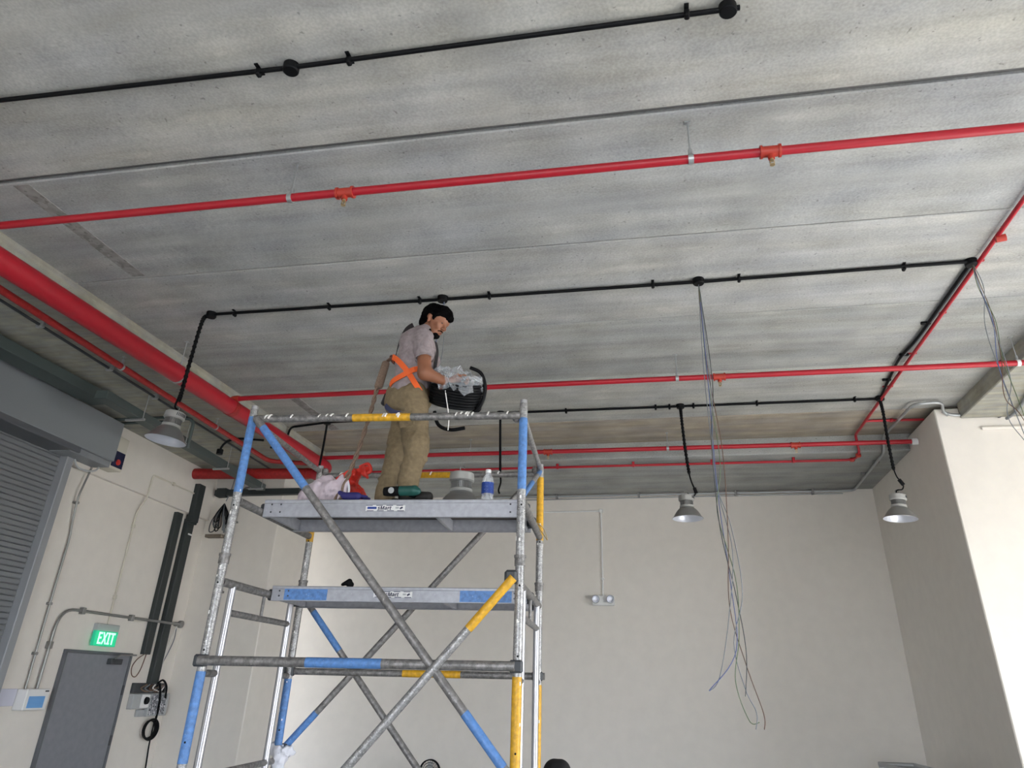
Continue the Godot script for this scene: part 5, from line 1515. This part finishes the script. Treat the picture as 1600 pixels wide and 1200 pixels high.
# ---------------------------------------------------------------- back of the hall
func build_back() -> void:
	# twin emergency light
	var e := thing("emergency_light", "white twin spot emergency light on the back wall", "emergency light")
	slab("body", M.white, e, V(-1.28, 1.235, -13.3), V(-0.9, 1.4, -13.23), 0.012)
	for x in [-1.215, -0.965]:
		var xf := Transform3D(Basis(Vector3.RIGHT, Vector3.BACK, -Vector3.UP), V(x, 1.33, -13.23))
		var m := MB.new()
		m.lathe([Vector2(0.03, 0.0), Vector2(0.055, 0.03), Vector2(0.068, 0.06), Vector2(0.068, 0.075), Vector2(0.058, 0.075)], xf, 22)
		put(m, "spot_housing", M.plastic_grey, e)
		m = MB.new()
		m.lathe([Vector2(0.058, 0.075), Vector2(0.04, 0.045), Vector2(0.015, 0.04), Vector2(0, 0.04)], xf, 22)
		put(m, "spot_reflector", M.reflector, e)
	var c := thing("wall_conduit", "white conduit leading up from the twin spot light", "conduit")
	tb("conduit", M.white, c, bend([V(-1.095, 1.4, -13.28), V(-1.095, 2.84, -13.28), V(-4.6, 2.82, -13.28)], 0.05), 0.014, 8)
	bx("corner_box", M.white, c, V(-1.095, 2.84, -13.27), Vector3(0.07, 0.07, 0.05), 0.01)
	slab("saddle", M.white, c, V(-1.125, 1.66, -13.3), V(-1.065, 1.69, -13.26), 0.004)
	# pedestal fan
	var f := thing("pedestal_fan", "top of a black caged pedestal fan before the back wall", "fan")
	var fc := V(-3.82, -1.24, -12.75)
	for r in [0.16, 0.125, 0.09, 0.05]:
		for s in [-0.035, 0.05]:
			var ring := []
			for i in 33:
				var a := TAU * i / 32
				ring.append(fc + Vector3(cos(a) * r, sin(a) * r, s * (1.0 - r * 2.0)))
			tb("cage_ring", M.black, f, ring, 0.009 if r > 0.15 else 0.003, 6)
	for i in 24:
		var a := TAU * i / 24
		var d := Vector3(cos(a), sin(a), 0)
		tb("cage_wire", M.dark_grey, f, curve([fc + d * 0.03 + Vector3(0, 0, 0.05), fc + d * 0.1 + Vector3(0, 0, 0.045), fc + d * 0.16]), 0.0025, 5)
	for i in 3:
		bx("blade", M.plastic_grey, f, fc + Basis(Vector3.BACK, TAU * i / 3) * Vector3(0, 0.075, 0), Vector3(0.085, 0.12, 0.006), 0.003, Basis(Vector3.BACK, TAU * i / 3) * Basis(Vector3.UP, 0.45))
	tb("motor", M.black, f, [fc + Vector3(0, 0, -0.15), fc + Vector3(0, 0, -0.03)], 0.05, 16)
	tb("pole", M.black, f, [Vector3(fc.x, 0.02, fc.z - 0.1), fc + Vector3(0, 0, -0.1)], 0.014, 10)
	var bm := MB.new()
	bm.lathe([Vector2(0.17, 0.0), Vector2(0.17, 0.015), Vector2(0.03, 0.04), Vector2(0.0, 0.04)], Transform3D(Basis(), Vector3(fc.x, 0, fc.z - 0.1)), 24)
	put(bm, "base", M.black, f)
	# second person: only the cap shows
	var p := thing("person", "person in a black cap standing behind the scaffold at the bottom edge", "person")
	p.position = Vector3(-0.945, 0, -6.6)
	p.scale = Vector3.ONE * 0.968
	var b := Vector3.ZERO
	var m := MB.new()
	m.field([[b + Vector3(0, 0.92, 0.06), b + Vector3(0, 0.92, -0.06), 0.11, 0.11], [b + Vector3(0, 0.95, 0), b + Vector3(0, 1.2, 0), 0.11, 0.12], [b + Vector3(0, 1.28, 0.15), b + Vector3(0, 1.28, -0.15), 0.07, 0.07], [b + Vector3(0, 1.2, 0.07), b + Vector3(0, 1.2, -0.07), 0.11, 0.11],
		[b + Vector3(0, 1.3, 0), b + Vector3(0.02, 1.42, 0), 0.055, 0.05], [b + Vector3(0, 1.28, 0.18), b + Vector3(0, 1.02, 0.24), 0.05, 0.042], [b + Vector3(0, 1.02, 0.24), b + Vector3(0.08, 0.8, 0.24), 0.04, 0.03], [b + Vector3(0, 1.28, -0.18), b + Vector3(0, 1.02, -0.24), 0.05, 0.042], [b + Vector3(0, 1.02, -0.24), b + Vector3(0.08, 0.8, -0.24), 0.04, 0.03],
		[b + Vector3(0, 0.85, 0.09), b + Vector3(0.02, 0.47, 0.1), 0.08, 0.055], [b + Vector3(0.02, 0.47, 0.1), b + Vector3(0, 0.1, 0.1), 0.052, 0.038], [b + Vector3(0, 0.85, -0.09), b + Vector3(0.02, 0.47, -0.1), 0.08, 0.055], [b + Vector3(0.02, 0.47, -0.1), b + Vector3(0, 0.1, -0.1), 0.052, 0.038],
		[b + Vector3(0, 0.05, 0.1), b + Vector3(0.15, 0.04, 0.1), 0.045, 0.038], [b + Vector3(0, 0.05, -0.1), b + Vector3(0.15, 0.04, -0.1), 0.045, 0.038]], 0.014, 0.035)
	m.field([[b + Vector3(-0.01, 1.52, 0), b + Vector3(0.03, 1.53, 0), 0.09, 0.085], [b + Vector3(0.04, 1.48, 0), b + Vector3(0.06, 1.42, 0), 0.06, 0.04], [b + Vector3(0.1, 1.5, 0), b + Vector3(0.12, 1.47, 0), 0.009, 0.013], [b + Vector3(0, 1.5, 0.09), b + Vector3(0, 1.47, 0.09), 0.012, 0.01], [b + Vector3(0, 1.5, -0.09), b + Vector3(0, 1.47, -0.09), 0.012, 0.01], [b + Vector3(0, 1.44, 0), b + Vector3(0, 1.34, 0), 0.055, 0.055]], 0.007, 0.02)
	hand(m, b + Vector3(0.08, 0.8, 0.24), b + Vector3(0.1, 0.73, 0.24), Vector3(1, 0, 0), Vector3(0.3, 0, 0.9), 1.0)
	hand(m, b + Vector3(0.08, 0.8, -0.24), b + Vector3(0.1, 0.73, -0.24), Vector3(1, 0, 0), Vector3(0.3, 0, -0.9), -1.0)
	put(m, "body", M.skin, p)
	m = MB.new()
	m.field([[b + Vector3(0, 0.92, 0.06), b + Vector3(0, 0.92, -0.06), 0.135, 0.135], [b + Vector3(0, 0.95, 0), b + Vector3(0, 1.2, 0), 0.135, 0.14], [b + Vector3(0, 1.27, 0.13), b + Vector3(0, 1.27, -0.13), 0.095, 0.095], [b + Vector3(0, 1.28, 0.18), b + Vector3(0, 1.14, 0.22), 0.075, 0.065], [b + Vector3(0, 1.28, -0.18), b + Vector3(0, 1.14, -0.22), 0.075, 0.065]], 0.016, 0.03)
	put(m, "shirt", M.polo, p)
	m = MB.new()
	m.field([[b + Vector3(0, 0.88, 0.07), b + Vector3(0, 0.88, -0.07), 0.135, 0.135], [b + Vector3(0, 0.85, 0.09), b + Vector3(0.02, 0.47, 0.1), 0.11, 0.085], [b + Vector3(0.02, 0.47, 0.1), b + Vector3(0, 0.1, 0.1), 0.082, 0.07], [b + Vector3(0, 0.85, -0.09), b + Vector3(0.02, 0.47, -0.1), 0.11, 0.085], [b + Vector3(0.02, 0.47, -0.1), b + Vector3(0, 0.1, -0.1), 0.082, 0.07]], 0.016, 0.03)
	put(m, "trousers", M.navy, p)
	m = MB.new()
	m.field([[b + Vector3(-0.015, 1.545, 0.02), b + Vector3(0.03, 1.55, 0.02), 0.088, 0.082], [b + Vector3(-0.015, 1.545, -0.02), b + Vector3(0.03, 1.55, -0.02), 0.088, 0.082], [b + Vector3(0.1, 1.54, 0.03), b + Vector3(0.17, 1.525, 0.03), 0.012, 0.01], [b + Vector3(0.1, 1.54, -0.03), b + Vector3(0.17, 1.525, -0.03), 0.012, 0.01], [b + Vector3(0.1, 1.54, 0), b + Vector3(0.18, 1.525, 0), 0.012, 0.01]], 0.008, 0.03)
	put(m, "cap", M.cap, p)
	# low steel trolley at the right wall
	var tr := thing("steel_trolley", "top rails of a low steel trolley against the right hand wall", "trolley")
	var y0 := -0.87
	tb("rail", M.galv, tr, [V(3.2, y0, -12.4), V(3.42, y0, -9.9)], 0.03, 10)
	tb("rail", M.galv, tr, [V(2.75, y0, -12.4), V(2.97, y0, -9.9)], 0.03, 10)
	for q in [[3.2, -12.4], [3.42, -9.9], [2.75, -12.4], [2.97, -9.9]]:
		tb("leg", M.galv, tr, [V(q[0], -EYE, q[1]), V(q[0], y0 + 0.02, q[1])], 0.024, 10)
	tb("rail", M.galv, tr, [V(2.73, y0, -12.4), V(3.22, y0, -12.4)], 0.03, 10)
	tb("rail", M.galv, tr, [V(2.95, y0, -9.9), V(3.44, y0, -9.9)], 0.03, 10)
	slab("shelf", M.alu_dull, tr, V(2.8, -1.25, -12.3), V(3.35, -1.22, -10.0), 0.01)
